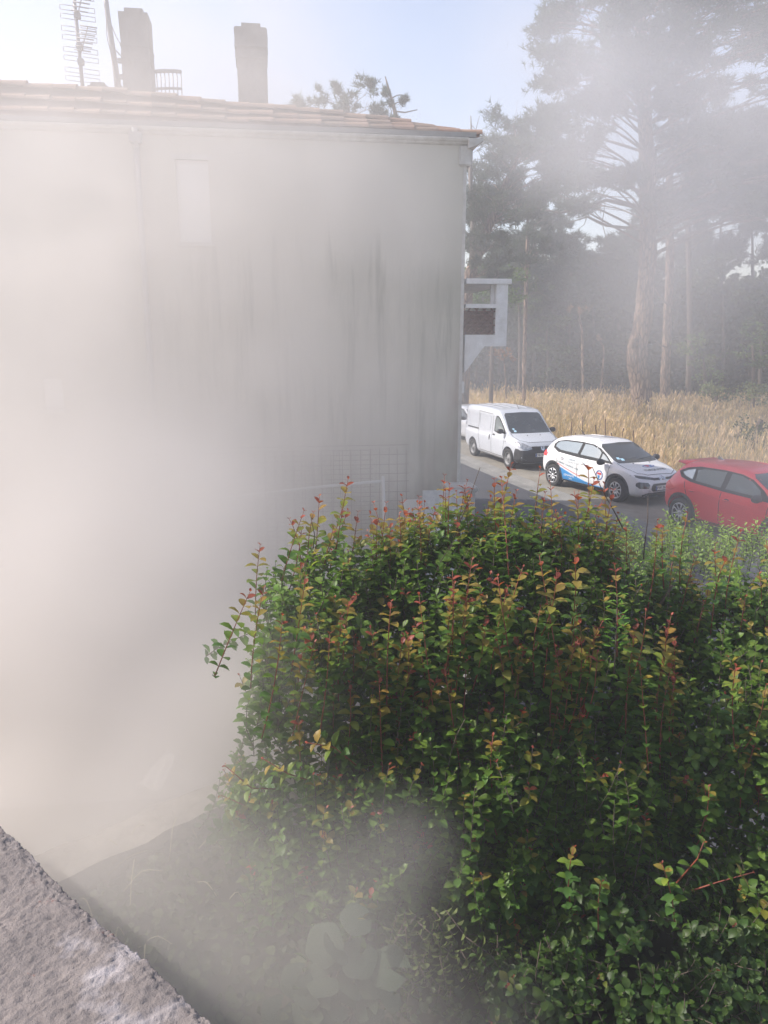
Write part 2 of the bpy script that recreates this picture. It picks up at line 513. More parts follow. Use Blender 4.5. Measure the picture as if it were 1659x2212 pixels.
# openwork of stacked curved tiles
ch = bmesh.new()
seg = 6
def scallop(cx, cz, w, h, y0, y1, th=.012):
    prev = None
    for k in range(seg + 1):
        q = math.pi * k / seg
        p = (cx - math.cos(q) * w / 2, cz + math.sin(q) * h)
        cur = [ch.verts.new((p[0], y0, p[1])), ch.verts.new((p[0], y1, p[1])), ch.verts.new((p[0], y1, p[1] - th)), ch.verts.new((p[0], y0, p[1] - th))]
        if prev:
            for j in range(4): ch.faces.new((prev[j], prev[(j + 1) % 4], cur[(j + 1) % 4], cur[j]))
        prev = cur
rowz = 4.275; r_ = 0
while rowz < 4.72:
    x = .05 + (.075 if r_ % 2 else .0)
    while x + .0 < .60:
        cx = x + .075
        if cx < .60: scallop(cx if cx > .1 else .125, rowz, .145, .058, .05, .15)
        x += .15
    rowz += .062; r_ += 1
link('openwork_tiles', from_bm(ch, 'openwork_tiles'), M_claustra, bal)
box('openwork_back', (0.05, .148, 4.272), (.618, .158, 4.70), M_claustra, bal)

# ---------------------------------------------------------------- aerials on the roof
M_alu = mat('dull aluminium', (0.22, 0.22, 0.23), 0.5, metal=0.5)
M_rust = mat('rusty steel', (0.13, 0.07, 0.05), 0.85, col2=(0.11, 0.07, 0.055), scale=12)
def hl(p):                         # house-local to world
    return Matrix.Translation((1.445, 14.5, 0)) @ Matrix.Rotation(R(8), 4, 'Z') @ Vector(p)
ant = empty('tv_aerial', hl((-6.77, 2.0, 8.28)), R(8), label='television aerial with ladder-like reflectors on a thin pole, left end of the roof', cat='aerial')
tube('pole', [(0, 0, -.1), (-.02, 0, 1.0), (-.05, 0, 2.6)], [.036, .034, .03], M_alu, ant)
def bay(zc, hh, tilt=.08):
    it = []
    for sgn in (-1, 1):
        for zz in (zc - hh, zc - hh * .28, zc + hh * .28, zc + hh):
            it.append(([(sgn * .03, .02, zz), (sgn * .30, .02, zz - tilt * sgn * .3)], .0065))
        for xx in (.30,):
            it.append(([(sgn * xx, .02, zc - hh - tilt * sgn * .3), (sgn * xx, .02, zc - hh * .28 - tilt * sgn * .3)], .0065))
            it.append(([(sgn * xx, .02, zc + hh * .28 - tilt * sgn * .3), (sgn * xx, .02, zc + hh - tilt * sgn * .3)], .0065))
    tubes('reflector', it, M_alu, ant)
for zc in (.64, .98, 1.32, 1.66, 2.0): bay(zc, .11)
for zc in (.98, 1.62):
    it = [([(0, 0, zc), (.26, -.5, zc + .30)], .010)]
    for k in range(7):
        f = .15 + k * .14
        it.append(([(f * .26 - .13, -.5 * f, zc + .3 * f + .012), (f * .26 + .16, -.5 * f, zc + .3 * f - .018)], .012))
    tubes('yagi_boom', it, M_alu, ant)
for zc in (.80, 1.05, 1.56):
    bm = bmesh.new(); add_box(bm, (-.06, -.05, zc), (.05, .05, zc + .11), bev=.012); link('junction_box', from_bm(bm, 'junction_box'), M_alu, ant)

gm = empty('braced_mast', hl((-6.05, 1.45, 8.2)), R(8), label='thick leaning mast strapped with brackets to the left chimney', cat='mast')
tube('pole', [(0, 0, 0), (-.03, 0, .7), (-.10, 0, 1.55), (-.14, 0, 2.4)], [.055, .055, .045, .035], M_alu, gm)
for z0 in (.78, .52): box('bracket', (.02, -.03, z0), (.30, .03, z0 + .075), M_alu, gm)
tubes('brace', [([(0, 0, .46), (.22, 0, .22)], .014), ([(.03, 0, .20), (.22, 0, .44)], .014), ([(.0, 0, .98), (.22, 0, .74)], .012)], M_alu, gm)
box('brace_plate', (.10, -.02, .84), (.15, .02, 1.02), M_alu, gm)
tubes('cable', [(spline([(-.10, -.03, 1.6), (-.13, -.05, 1.2), (-.06, -.05, .8), (.0, -.05, .3)], 5), .006), (spline([(-.09, 0, 1.5), (.02, 0, 1.2), (.14, 0, 1.0)], 5), .007)], M_rust, gm)
gg = empty('grid_dish', hl((-5.55, 1.75, 8.36)), R(8), label='open grid reflector behind the left chimney, showing on its right side', cat='aerial')
bm = bmesh.new()
def arc_pt(u, w):                  # u -1..1 along, w 0..1 up
    return Vector((u * .55, .25 * u * u, .02 + w * .56 + .11 * max(u, -.2)))
for w in (0, .48, 1.0):
    tube('rail', [arc_pt(u, w) for u in np.linspace(-1, 1, 9)], [.034 if w != .48 else .024] * 9, M_alu, gg, 6)
for u in np.linspace(-1, 1, 17):
    tube('rod', [arc_pt(u, 0), arc_pt(u, .5), arc_pt(u, 1)], .011, M_alu, gg, 5)
tubes('feed_arm', [([(.25, 0, .05), (.52, -.05, .16)], [.05, .012])], M_alu, gg, 8)
bm.free()

# ---------------------------------------------------------------- things along the foot of the wall
def rebar(loc, rz, tilt, w, h, lab):
    root = empty('rebar_mesh', hl(loc), R(8) + rz, label=lab, cat='steel mesh', group='steel meshes leaning by the house wall')
    root.rotation_euler = (tilt, 0, R(8) + rz)
    st = .17
    nv = int(w / st) + 1; nh = int(h / st) + 1
    V, F = tube_data([(0, 0, 0), (0, 0, h)], .0060, 5); mv = mesh_from('vertical_wire', V, F); mv.materials.append(M_rust)
    V, F = tube_data([(-.05, 0, 0), (w, 0, 0)], .0060, 5); mh = mesh_from('horizontal_wire', V, F); mh.materials.append(M_rust)
    for i in range(nv):
        o = link('vertical_wire', mv, None, root, loc=(-.0 + i * st, 0, random.uniform(-.03, .0))); o.rotation_euler = (0, random.uniform(-.012, .012), 0)
    for j in range(nh):
        o = link('horizontal_wire', mh, None, root, loc=(-.04 * random.random(), .009, .06 + j * st)); o.rotation_euler = (0, random.uniform(-.004, .004), 0)
    return root
rebar((-6.2, -.50, .22), 0, -.02, 5.15, 2.05, 'rusty steel mesh panel reaching farther right, leaning by the pale wall')
rebar((-6.9, -.80, .16), .03, -.06, 5.2, 2.08, 'slightly tilted rusty steel mesh panel in front of the other mesh')
M_tube = mat('pale galvanised tube', (0.55, 0.56, 0.56), 0.5, metal=0.2)
fr = empty('tube_frame', hl((-1.62, -1.2, 0)), R(8), label='pale tubular frame with one upright standing before the steel meshes', cat='frame')
tube('upright', [(0.05, 0, 0), (0.0, 0, .95), (-.03, 0, 1.88)], .032, M_tube, fr, 10)
tube('top_bar', [(-.03, 0, 1.80), (-1.3, -.05, 1.72), (-3.1, -.1, 1.55)], .026, M_tube, fr, 10)
tube('upright', [(-3.05, -.1, 0), (-3.1, -.1, 1.55)], .032, M_tube, fr, 10)
M_board = mat('stained white board', (0.66, 0.67, 0.68), 0.6, col2=(0.40, 0.42, 0.44), scale=7, stretch=(1, 1, 1))
M_board2 = mat('white board', (0.64, 0.64, 0.63), 0.6, col2=(0.52, 0.51, 0.49), scale=3)
b1 = box('white_board', (-.35, -.02, 0), (.35, .02, 1.66), M_board, None, bev=.004); b1.location = hl((-.68, -1.5, 0)); b1.rotation_euler = (-.03, .02, R(8) + .05)
tag(b1, 'grey-speckled white board leaning beside the concrete pillar', 'board')
b2 = box('plain_board', (-.16, -.02, 0), (.16, .02, 1.50), M_board2, None, bev=.004); b2.location = hl((-1.14, -1.45, 0)); b2.rotation_euler = (-.03, -.02, R(8) - .05)
tag(b2, 'plain narrow white board leaning left of the speckled board', 'board')
M_conc = mat('whitewashed concrete', (0.55, 0.54, 0.52), 0.9, col2=(0.36, 0.35, 0.33), scale=5, bump=0.5, bscale=25)
pl = empty('gate_pillar', hl((-.15, -.62, 0)), R(8), label='whitewashed concrete pillar with a cap at the house corner', cat='pillar')
box('shaft', (-.24, -.24, 0), (.24, .24, 1.50), M_conc, pl, bev=.01)
box('cap', (-.29, -.29, 1.50), (.29, .29, 1.585), M_conc, pl, bev=.02)

# ---------------------------------------------------------------- parked cars
def paint(name, col, rough=0.28):
    return mat(name, col, rough, coat=0.6, var=0.08, scale=2.5)
M_white = paint('white car paint', (0.52, 0.55, 0.60))
M_white2 = paint('slightly warm white car paint', (0.76, 0.77, 0.79))
M_red = paint('red car paint', (0.80, 0.012, 0.03))
M_silver = paint('silver car paint', (0.50, 0.52, 0.56))
M_plast = mat('dark bumper plastic', (0.035, 0.036, 0.04), 0.6, var=0.3, scale=8)
M_seam = mat('panel gap', (0.03, 0.03, 0.03), 0.9)
M_tyre = mat('tyre rubber', (0.03, 0.03, 0.03), 0.85, bump=0.2)
M_alloy = mat('silver alloy', (0.55, 0.56, 0.58), 0.3, metal=0.8)
M_steelw = mat('grey steel wheel', (0.20, 0.205, 0.21), 0.6, metal=0.2)
M_screen = mat('windscreen glass', (0.05, 0.055, 0.055), 0.06, var=0.5, scale=1.6, spec=0.9, coat=0.5)
M_sideg = mat('reflecting side glass', (0.36, 0.41, 0.42), 0.05, metal=0.6)
M_lamp = mat('headlamp lens', (0.62, 0.65, 0.68), 0.12, metal=0.5, var=0.7, scale=14)
M_lampd = mat('dark lamp lens', (0.05, 0.055, 0.06), 0.1, spec=0.9)
M_tail = mat('red tail lamp', (0.75, 0.03, 0.04), 0.15, spec=0.8)
M_plate = mat('number plate', (0.72, 0.72, 0.70), 0.5)
M_ink = mat('black lettering', (0.02, 0.02, 0.025), 0.6)
M_blue = mat('blue lettering film', (0.03, 0.24, 0.56), 0.35)
M_navy = mat('navy ring', (0.04, 0.10, 0.34), 0.4)
M_redf = mat('red film', (0.6, 0.04, 0.05), 0.4)
M_wfilm = mat('white film', (0.8, 0.8, 0.8), 0.4)
M_teal = mat('grey-green lettering', (0.16, 0.24, 0.28), 0.5)
M_sticker = mat('pale blue sticker', (0.45, 0.70, 0.85), 0.5)
M_chrome = mat('chrome', (0.7, 0.7, 0.72), 0.15, metal=1.0)

def cr(a, n):
    a = np.asarray(a, dtype=float)
    out = []
    for i in range(len(a) - 1):
        p0, p1, p2, p3 = a[max(i - 1, 0)], a[i], a[i + 1], a[min(i + 2, len(a) - 1)]
        for k in range(n):
            t = k / n
            out.append(0.5 * (2 * p1 + (p2 - p0) * t + (2 * p0 - 5 * p1 + 4 * p2 - p3) * t * t + (3 * p1 - p0 - 3 * p2 + p3) * t ** 3))
    out.append(a[-1])
    return np.array(out)

class Car:
    def __init__(s, name, stations, axles, wr, track, body_mat, loc, heading, **tags):
        s.root = empty(name, (loc[0], loc[1], loc[2] if len(loc) > 2 else 0.035), math.atan2(heading[1], heading[0]), **tags)
        st = cr(stations, 5)
        rings = []
        for x, zb, zt, w, zbelt, wrf, ze in st:
            half = [(0, zb), (.72 * w, zb), (.955 * w, zb + .09), (w * 1.0, (zb + zbelt) * .5), (.992 * w, zbelt - .12), (.955 * w, zbelt),
                    (.955 * w + (wrf - .955 * w) * .5, zbelt + (ze - zbelt) * .5), (wrf, ze), (.66 * wrf, zt - (zt - ze) * .22), (0, zt)]
            h = cr(half, 3)
            ring = [(x, -y, z) for y, z in h] + [(x, y, z) for y, z in h[-2:0:-1]]
            rings.append(ring)
        n = len(rings[0])
        V = [v for r in rings for v in r]
        F = []
        for i in range(len(rings) - 1):
            for k in range(n):
                F.append((i * n + k, i * n + (k + 1) % n, (i + 1) * n + (k + 1) % n, (i + 1) * n + k))
        F.append(tuple(range(n))[::-1]); F.append(tuple((len(rings) - 1) * n + k for k in range(n)))
        bm = bmesh.new()
        vs = [bm.verts.new(v) for v in V]
        for f in F: bm.faces.new([vs[i] for i in f])
        bmesh.ops.recalc_face_normals(bm, faces=bm.faces)
        s.bvh = BVHTree.FromBMesh(bm)
        me = from_bm(bm, 'body')
        body = bpy.data.objects.new('body', me); COL.objects.link(body)
        # wheel arches cut into the body
        bm = bmesh.new()
        for ax in axles:
            for sg in (-1, 1):
                M = Matrix.Translation((ax, sg * (track + .02), wr + .01)) @ Matrix.Rotation(math.pi / 2, 4, 'X')
                bmesh.ops.create_cone(bm, cap_ends=True, segments=28, radius1=wr + .055, radius2=wr + .055, depth=.5, matrix=M)
        cut = bpy.data.objects.new('cut', from_bm(bm, 'cut')); COL.objects.link(cut)
        md = body.modifiers.new('b', 'BOOLEAN'); md.operation = 'DIFFERENCE'; md.object = cut; md.solver = 'EXACT'
        dg = bpy.context.evaluated_depsgraph_get()
        me2 = bpy.data.meshes.new_from_object(body.evaluated_get(dg))
        body.modifiers.clear(); bpy.data.objects.remove(cut)
        body.data = me2; me2.name = 'body'; me2.materials.clear(); me2.materials.append(body_mat); me2.materials.append(M_seam)
        sm = []
        for p in me2.polygons:
            c = p.center
            inside = any(math.hypot(c.x - ax, c.z - wr - .01) < wr + .05 and abs(c.y) < track + .2 for ax in axles)
            p.material_index = 1 if inside or c.z < .23 and abs(p.normal.z) > .7 else 0
            sm.append(not inside)
        me2.polygons.foreach_set('use_smooth', sm)
        me2.set_sharp_from_angle(angle=R(50))
        body.parent = s.root
        s.body = body; s.axles = axles; s.wr = wr; s.track = track

    def conform(s, bm, side, off):
        for v in bm.verts:
            a, b = v.co.x, v.co.y
            o, d = {'R': ((a, -3, b), (0, 1, 0)), 'L': ((a, 3, b), (0, -1, 0)), 'F': ((4, a, b), (-1, 0, 0)),
                    'B': ((-4, a, b), (1, 0, 0)), 'T': ((a, b, 4), (0, 0, -1))}[side]
            o, d = Vector(o), Vector(d)
            hit = s.bvh.ray_cast(o, d)
            if hit[0] is None:
                hit = s.bvh.find_nearest(o + d * 2.2)
            nrm = hit[1] if hit[1].dot(d) < 0 else -hit[1]
            v.co = hit[0] + nrm * off

    def patch(s, name, poly, side, m, off=.004, parent=None, step=.07):
        if isinstance(poly[0][0], (int, float)): poly = [poly]
        bm = bmesh.new()
        for pl_ in poly:
            f = bm.faces.new([bm.verts.new((a, b, 0)) for a, b in pl_])
        for ax in (0, 1):
            lo = min(v.co[ax] for v in bm.verts); hi = max(v.co[ax] for v in bm.verts)
            k = int((hi - lo) / step)
            for i in range(1, k + 1):
                c = [0, 0, 0]; c[ax] = lo + i * (hi - lo) / (k + 1)
                nn = [0, 0, 0]; nn[ax] = 1
                bmesh.ops.bisect_plane(bm, geom=bm.verts[:] + bm.edges[:] + bm.faces[:], plane_co=c, plane_no=nn, dist=1e-5)
        s.conform(bm, side, off)
        r = bmesh.ops.extrude_edge_only(bm, edges=[e for e in bm.edges if e.is_boundary])
        for g in r['geom']:
            if isinstance(g, bmesh.types.BMVert):
                q = s.bvh.find_nearest(g.co)
                g.co = q[0] - (g.co - q[0]).normalized() * .002
        bmesh.ops.recalc_face_normals(bm, faces=bm.faces)
        o = link(name, from_bm(bm, name), m, parent or s.root)
        return o

    def line(s, name, pts, side, m=None, w=.012, off=.003, parent=None):
        polys = []
        for (a, b), (c, d) in zip(pts[:-1], pts[1:]):
            L_ = math.hypot(c - a, d - b) or 1
            nx, ny = -(d - b) / L_ * w / 2, (c - a) / L_ * w / 2
            polys.append([(a + nx, b + ny), (c + nx, d + ny), (c - nx, d - ny), (a - nx, b - ny)])
        return s.patch(name, polys, side, m or M_seam, off, parent)

    def text(s, name, txt, u, v, size, side, m, off=.006, parent=None, flip=False, rot=0.0, sx=1.0):
        cu = bpy.data.curves.new('t', 'FONT'); cu.body = txt; cu.size = size; cu.align_x = 'CENTER'; cu.align_y = 'CENTER'
        cu.resolution_u = 2; cu.offset = size * .012
        ob = bpy.data.objects.new('t', cu); COL.objects.link(ob)
        dg = bpy.context.evaluated_depsgraph_get()
        me = bpy.data.meshes.new_from_object(ob.evaluated_get(dg))
        bpy.data.objects.remove(ob)
        bm = bmesh.new(); bm.from_mesh(me)
        c, n_ = math.cos(rot), math.sin(rot)
        for q in bm.verts:
            x, y = q.co.x * sx, q.co.y
            x, y = x * c - y * n_, x * n_ + y * c
            q.co = Vector((u + x, v + y, 0)) if not flip else Vector((u - y, v + x, 0))
        s.conform(bm, side, off)
        return link(name, from_bm(bm, name), m, parent or s.root)

    def wheels(s, style, only=None):
        for ax in s.axles:
            for sg in (-1, 1):
                w = empty('wheel', (ax, sg * s.track, s.wr)); w.parent = s.root
                w.rotation_euler = (0, random.uniform(0, 6), 0 if sg < 0 else math.pi)
                r = s.wr; h = .10
                V, F = lathe([(r * .66, h), (r * .93, h), (r, h * .7), (r, -h * .7), (r * .94, -h), (r * .70, -h), (r * .66, -h * .8), (r * .66, h)], 32)
                link('tyre', mesh_from('tyre', V, F), M_tyre, w, True)
                if style == 'steel':
                    V, F = lathe([(r * .67, -h * .95), (r * .64, -h * .95), (r * .60, -h * .55), (r * .46, -h * .35), (r * .34, -h * .62), (r * .2, -h * .7), (r * .17, -h * .9), (.001, -h * .92)], 32)
                    rim = link('rim', mesh_from('rim', V, F), M_steelw, w, True)
                    bm = bmesh.new()
                    for k in range(12):
                        q = 2 * math.pi * k / 12
                        M = Matrix.Translation((math.cos(q) * r * .50, -h * .42, math.sin(q) * r * .50)) @ Matrix.Rotation(math.pi / 2, 4, 'X')
                        bmesh.ops.create_cone(bm, cap_ends=True, segments=8, radius1=.018, radius2=.018, depth=.012, matrix=M)
                    link('rim_holes', from_bm(bm, 'rim_holes'), M_seam, w)
                else:
                    V, F = lathe([(r * .68, -h * .98), (r * .64, -h * .95), (r * .61, -h * .3), (r * .2, -h * .25), (.001, -h * .25)], 32)
                    link('rim', mesh_from('rim', V, F), M_plast, w, True)
                    it = []
                    V, F = lathe([(r * .685, -h * .9), (r * .68, -h * 1.04), (r * .645, -h * 1.04), (r * .64, -h * .8)], 32)
                    link('rim_lip', mesh_from('rim_lip', V, F), M_alloy, w, True)
                    for k in range(5):
                        q = 2 * math.pi * k / 5
                        for dq in (-.38, .38):
                            a = Vector((math.cos(q + dq * .35) * r * .12, -h * .78, math.sin(q + dq * .35) * r * .12))
                            b = Vector((math.cos(q + dq) * r * .62, -h * .95, math.sin(q + dq) * r * .62))
                            it.append(([a, (a + b) / 2 + Vector((0, -.005, 0)), b], [.022, .016, .014]))
                        it.append(([Vector((math.cos(q - .38) * r * .58, -h * .95, math.sin(q - .38) * r * .58)), Vector((math.cos(q) * r * .63, -h * .96, math.sin(q) * r * .63)), Vector((math.cos(q + .38) * r * .58, -h * .95, math.sin(q + .38) * r * .58))], .012))
                    tubes('spokes', it, M_alloy, w, 6)
                    V, F = lathe([(r * .16, -h * .7), (r * .15, -h * .98), (.001, -h)], 16)
                    link('hub_cap', mesh_from('hub_cap', V, F), M_alloy, w, True)

    def mirror(s, x, y, z, m, m2=None):
        for sg in (-1, 1):
            bm = bmesh.new()
            bmesh.ops.create_uvsphere(bm, u_segments=14, v_segments=9, radius=1)
            for v in bm.verts:
                c = v.co
                v.co = Vector((x + c.x * .06 + (.03 if c.x > 0 else 0), sg * (y + .11) + c.y * .12 , z + c.z * .085 + .02))
            add_box(bm, (x - .03, sg * (y + .03) - .05, z - .05), (x + .04, sg * (y + .03) + .05, z + .0))
            link('wing_mirror', from_bm(bm, 'wing_mirror'), m, s.root, True)

    def handle(s, x, z, m, side='R'):
        yy = None
        hit = s.bvh.ray_cast(Vector((x, -3 if side == 'R' else 3, z)), Vector((0, 1 if side == 'R' else -1, 0)))
        y = hit[0].y; sg = -1 if side == 'R' else 1
        s.patch('handle_recess', ell(x, z, .075, .028), side, M_seam, .003)
        tube('door_handle', [(x - .09, y - sg * .01, z + .002), (x - .06, y + sg * .022, z), (x + .06, y + sg * .022, z - .002), (x + .09, y - sg * .01, z - .002)], [.011, .014, .014, .011], m, s.root, 8)

def ell(cx, cy, rx, ry, n=16, q0=0, q1=2 * math.pi):
    return [(cx + rx * math.cos(q0 + (q1 - q0) * k / n), cy + ry * math.sin(q0 + (q1 - q0) * k / n)) for k in range(n)]
def ring_polys(cx, cy, r0, r1, q0=0.0, q1=math.pi, n=14, zmin=None):
    out = []
    for k in range(n):
        a, b = q0 + (q1 - q0) * k / n, q0 + (q1 - q0) * (k + 1) / n
        out.append([(cx + r0 * math.cos(a), cy + r0 * math.sin(a)), (cx + r1 * math.cos(a), cy + r1 * math.sin(a)),
                    (cx + r1 * math.cos(b), cy + r1 * math.sin(b)), (cx + r0 * math.cos(b), cy + r0 * math.sin(b))])
    return out
def mir(p): return [(-a, b) for a, b in p][::-1]

def place(fl, rl, wb, w):          # middle of the car from where its two near wheels stand
    d = (Vector(fl) - Vector(rl)).to_2d().normalized()
    mid = (Vector(fl).to_2d() + Vector(rl).to_2d()) / 2
    left = Vector((-d.y, d.x))
    return mid + left * w, d

# --- the white van
c, d = place((4.15, 25.15), (3.32, 27.80), 2.81, .77)
van = Car('panel_van', [
    (-2.18, .46, 1.66, .78, 1.0, .70, 1.60), (-2.15, .34, 1.78, .84, 1.0, .755, 1.71), (-1.9, .26, 1.845, .872, 1.0, .79, 1.77), (-1.2, .22, 1.87, .88, 1.0, .80, 1.79),
    (-.4, .2, 1.875, .88, 1.0, .80, 1.79), (.2, .2, 1.85, .88, 1.0, .79, 1.76), (.52, .2, 1.78, .88, 1.0, .77, 1.70),
    (.92, .2, 1.46, .878, 1.0, .765, 1.40), (1.32, .2, 1.14, .87, .98, .78, 1.10), (1.65, .2, 1.04, .85, .93, .74, 1.00), (1.95, .21, .93, .81, .82, .68, .89),
    (2.10, .23, .80, .75, .66, .62, .75), (2.17, .27, .66, .68, .52, .55, .62), (2.19, .33, .56, .60, .47, .5, .54)],
    (1.405, -1.405), .325, .77, M_white, (c.x, c.y), d,
    label='white panel van with black front bumper, second in the parked row', cat='van')
van.wheels('steel')
van.patch('windscreen', [(-.70, 1.12), (.70, 1.12), (.73, 1.2), (.66, 1.66), (.60, 1.715), (0, 1.735), (-.60, 1.715), (-.66, 1.66), (-.73, 1.2)], 'F', M_screen, .005)
van.patch('inspection_sticker', [[(-.60, 1.22), (-.53, 1.22), (-.53, 1.26), (-.60, 1.26)], [(-.58, 1.155), (-.50, 1.155), (-.50, 1.20), (-.58, 1.20)]], 'F', M_sticker, .009)
g = [(1.12, 1.09), (.50, 1.06), (.28, 1.10), (.30, 1.45), (.38, 1.62), (.52, 1.62), (.66, 1.54), (1.0, 1.25)]
for sd in 'RL':
    van.patch('window_frame', g, sd, M_seam, .004)
    van.patch('side_window', [(.98, 1.14), (.52, 1.10), (.34, 1.13), (.35, 1.44), (.42, 1.57), (.52, 1.575), (.63, 1.50), (.95, 1.22)], sd, M_sideg, .007)
    van.line('door_seam', [(.17, 1.60), (.13, 1.12), (.15, .33), (1.02, .33), (1.06, .55), (1.12, 1.04)], sd, w=.012)
    van.line('sliding_door_seam', [(.13, 1.66), (-.95, 1.68), (-1.0, 1.1), (-.86, .62), (-.78, .34), (.13, .34)], sd, w=.012)
    van.patch('door_rail', [(-1.0, 1.03), (-1.95, 1.03), (-1.95, 1.075), (-1.0, 1.075)], sd, M_seam, .005)
    van.line('pressing', [(-1.9, 1.62), (-1.92, 1.30), (-1.75, 1.16), (-1.1, 1.12)], sd, M_white, w=.02, off=.008)
    van.line('pressing', [(-.9, 1.60), (.0, 1.58), (-.05, 1.12), (-.6, 1.10), (-.88, 1.25), (-.9, 1.6)], sd, M_white, w=.018, off=.008)
    van.patch('sill_trim', [(-.95, .225), (.98, .225), (.98, .27), (-.95, .27)], sd, M_plast, .004)
    van.patch('bumper_side', [(1.80, .26), (2.16, .3), (2.17, .62), (1.98, .70), (1.86, .70), (1.79, .52)], sd, M_plast, .006)
van.handle(.28, .98, M_plast, 'R')
van.patch('sliding_door_handle', ell(-.02, .86, .035, .10), 'R', M_plast, .010)
van.patch('side_repeater', ell(1.20, .86, .035, .02), 'R', M_lamp, .006)
van.patch('bumper', [(-.80, .27), (.80, .27), (.83, .45), (.80, .66), (.52, .66), (.40, .70), (.38, .775), (-.38, .775), (-.40, .70), (-.52, .66), (-.80, .66), (-.83, .45)], 'F', M_plast, .012)
van.patch('bumper_skirt', [(-.70, .215), (.70, .215), (.78, .30), (-.78, .30)], 'F', M_plast, .008)
hl_p = [(-.37, .70), (-.42, .775), (-.60, .86), (-.74, .92), (-.80, .90), (-.79, .79), (-.68, .70), (-.5, .67)]
for P in (hl_p, mir(hl_p)):
    van.patch('headlight', P, 'F', M_lamp, .016)
van.patch('upper_grille', [(-.36, .66), (.36, .66), (.38, .765), (-.38, .765)], 'F', M_seam, .016)
van.patch('badge', [[(-.07, .765), (-.02, .765), (-.015, .70), (0, .68), (.015, .70), (.02, .765), (.07, .765), (.055, .67), (0, .635), (-.055, .67)]], 'F', M_chrome, .024)
pln = van.patch('number_plate', [(-.27, .45), (.27, .45), (.27, .56), (-.27, .56)], 'F', M_plate, .026)
van.patch('plate_band', [(-.27, .45), (-.235, .45), (-.235, .56), (-.27, .56)], 'F', M_navy, .029, parent=pln)
van.text('plate_lettering', 'DB 394 S', -.04, .505, .105, 'F', M_ink, .030, parent=pln)
van.line('bonnet_seam', [(1.28, -.72), (1.55, -.74), (1.85, -.66), (2.0, -.42), (2.0, .42), (1.85, .66), (1.55, .74), (1.28, .72)], 'T', w=.014)
van.patch('washer_jet', [[(1.52, -.25), (1.55, -.25), (1.55, -.22), (1.52, -.22)], [(1.52, .22), (1.55, .22), (1.55, .25), (1.52, .25)]], 'T', M_plast, .012)
for yy in (-.45, -.15, .15, .45):
    van.line('roof_rib', [(-1.8, yy), (.15, yy)], 'T', M_white, w=.05, off=.010)
van.mirror(1.0, .86, 1.15, M_plast)
tube('roof_aerial', [(.42, .0, 1.79), (.40, 0, 1.83), (.08, .0, 2.1)], [.02, .01, .004], M_plast, van.root, 6)
tubes('wiper', [([(1.30, -.5, 1.135), (1.22, .02, 1.20)], .008), ([(1.30, .1, 1.16), (1.22, .6, 1.18)], .008)], M_seam, van.root)

# --- the white and blue hatchback
c, d = place((6.08, 19.75), (4.98, 21.92), 2.54, .77)
c3 = Car('hatchback_car', [
    (-1.90, .46, .93, .66, .84, .56, .90), (-1.86, .36, 1.03, .76, .90, .62, .98), (-1.70, .28, 1.24, .82, .95, .60, 1.17),
    (-1.45, .23, 1.40, .86, .96, .60, 1.32), (-1.0, .2, 1.465, .875, .94, .62, 1.39), (-.3, .19, 1.485, .88, .92, .635, 1.415), (.22, .19, 1.455, .88, .90, .62, 1.385),
    (.66, .19, 1.27, .88, .89, .645, 1.21), (1.10, .19, 1.02, .87, .88, .73, .98), (1.45, .2, .945, .85, .84, .72, .90), (1.78, .2, .85, .80, .75, .65, .81),
    (1.95, .22, .74, .73, .64, .58, .70), (2.03, .26, .60, .66, .52, .52, .57), (2.06, .32, .52, .56, .46, .46, .50)],
    (1.27, -1.27), .32, .775, M_white2, (c.x, c.y), d,
    label='white hatchback with blue door graphics and company lettering', cat='car')
c3.wheels('alloy')
c3.patch('windscreen', [(-.66, .985), (.66, .985), (.70, 1.05), (.62, 1.33), (.55, 1.39), (0, 1.41), (-.55, 1.39), (-.62, 1.33), (-.70, 1.05)], 'F', M_screen, .005)
c3.patch('inspection_sticker', [[(-.58, 1.06), (-.50, 1.06), (-.50, 1.10), (-.58, 1.10)], [(-.49, 1.03), (-.40, 1.03), (-.40, 1.075), (-.49, 1.075)]], 'F', M_sticker, .009)
g = [(1.02, .955), (-.2, .965), (-1.15, 1.01), (-1.42, 1.10), (-1.46, 1.19), (-1.34, 1.29), (-1.0, 1.36), (-.3, 1.385), (.15, 1.365), (.42, 1.29), (.72, 1.14)]
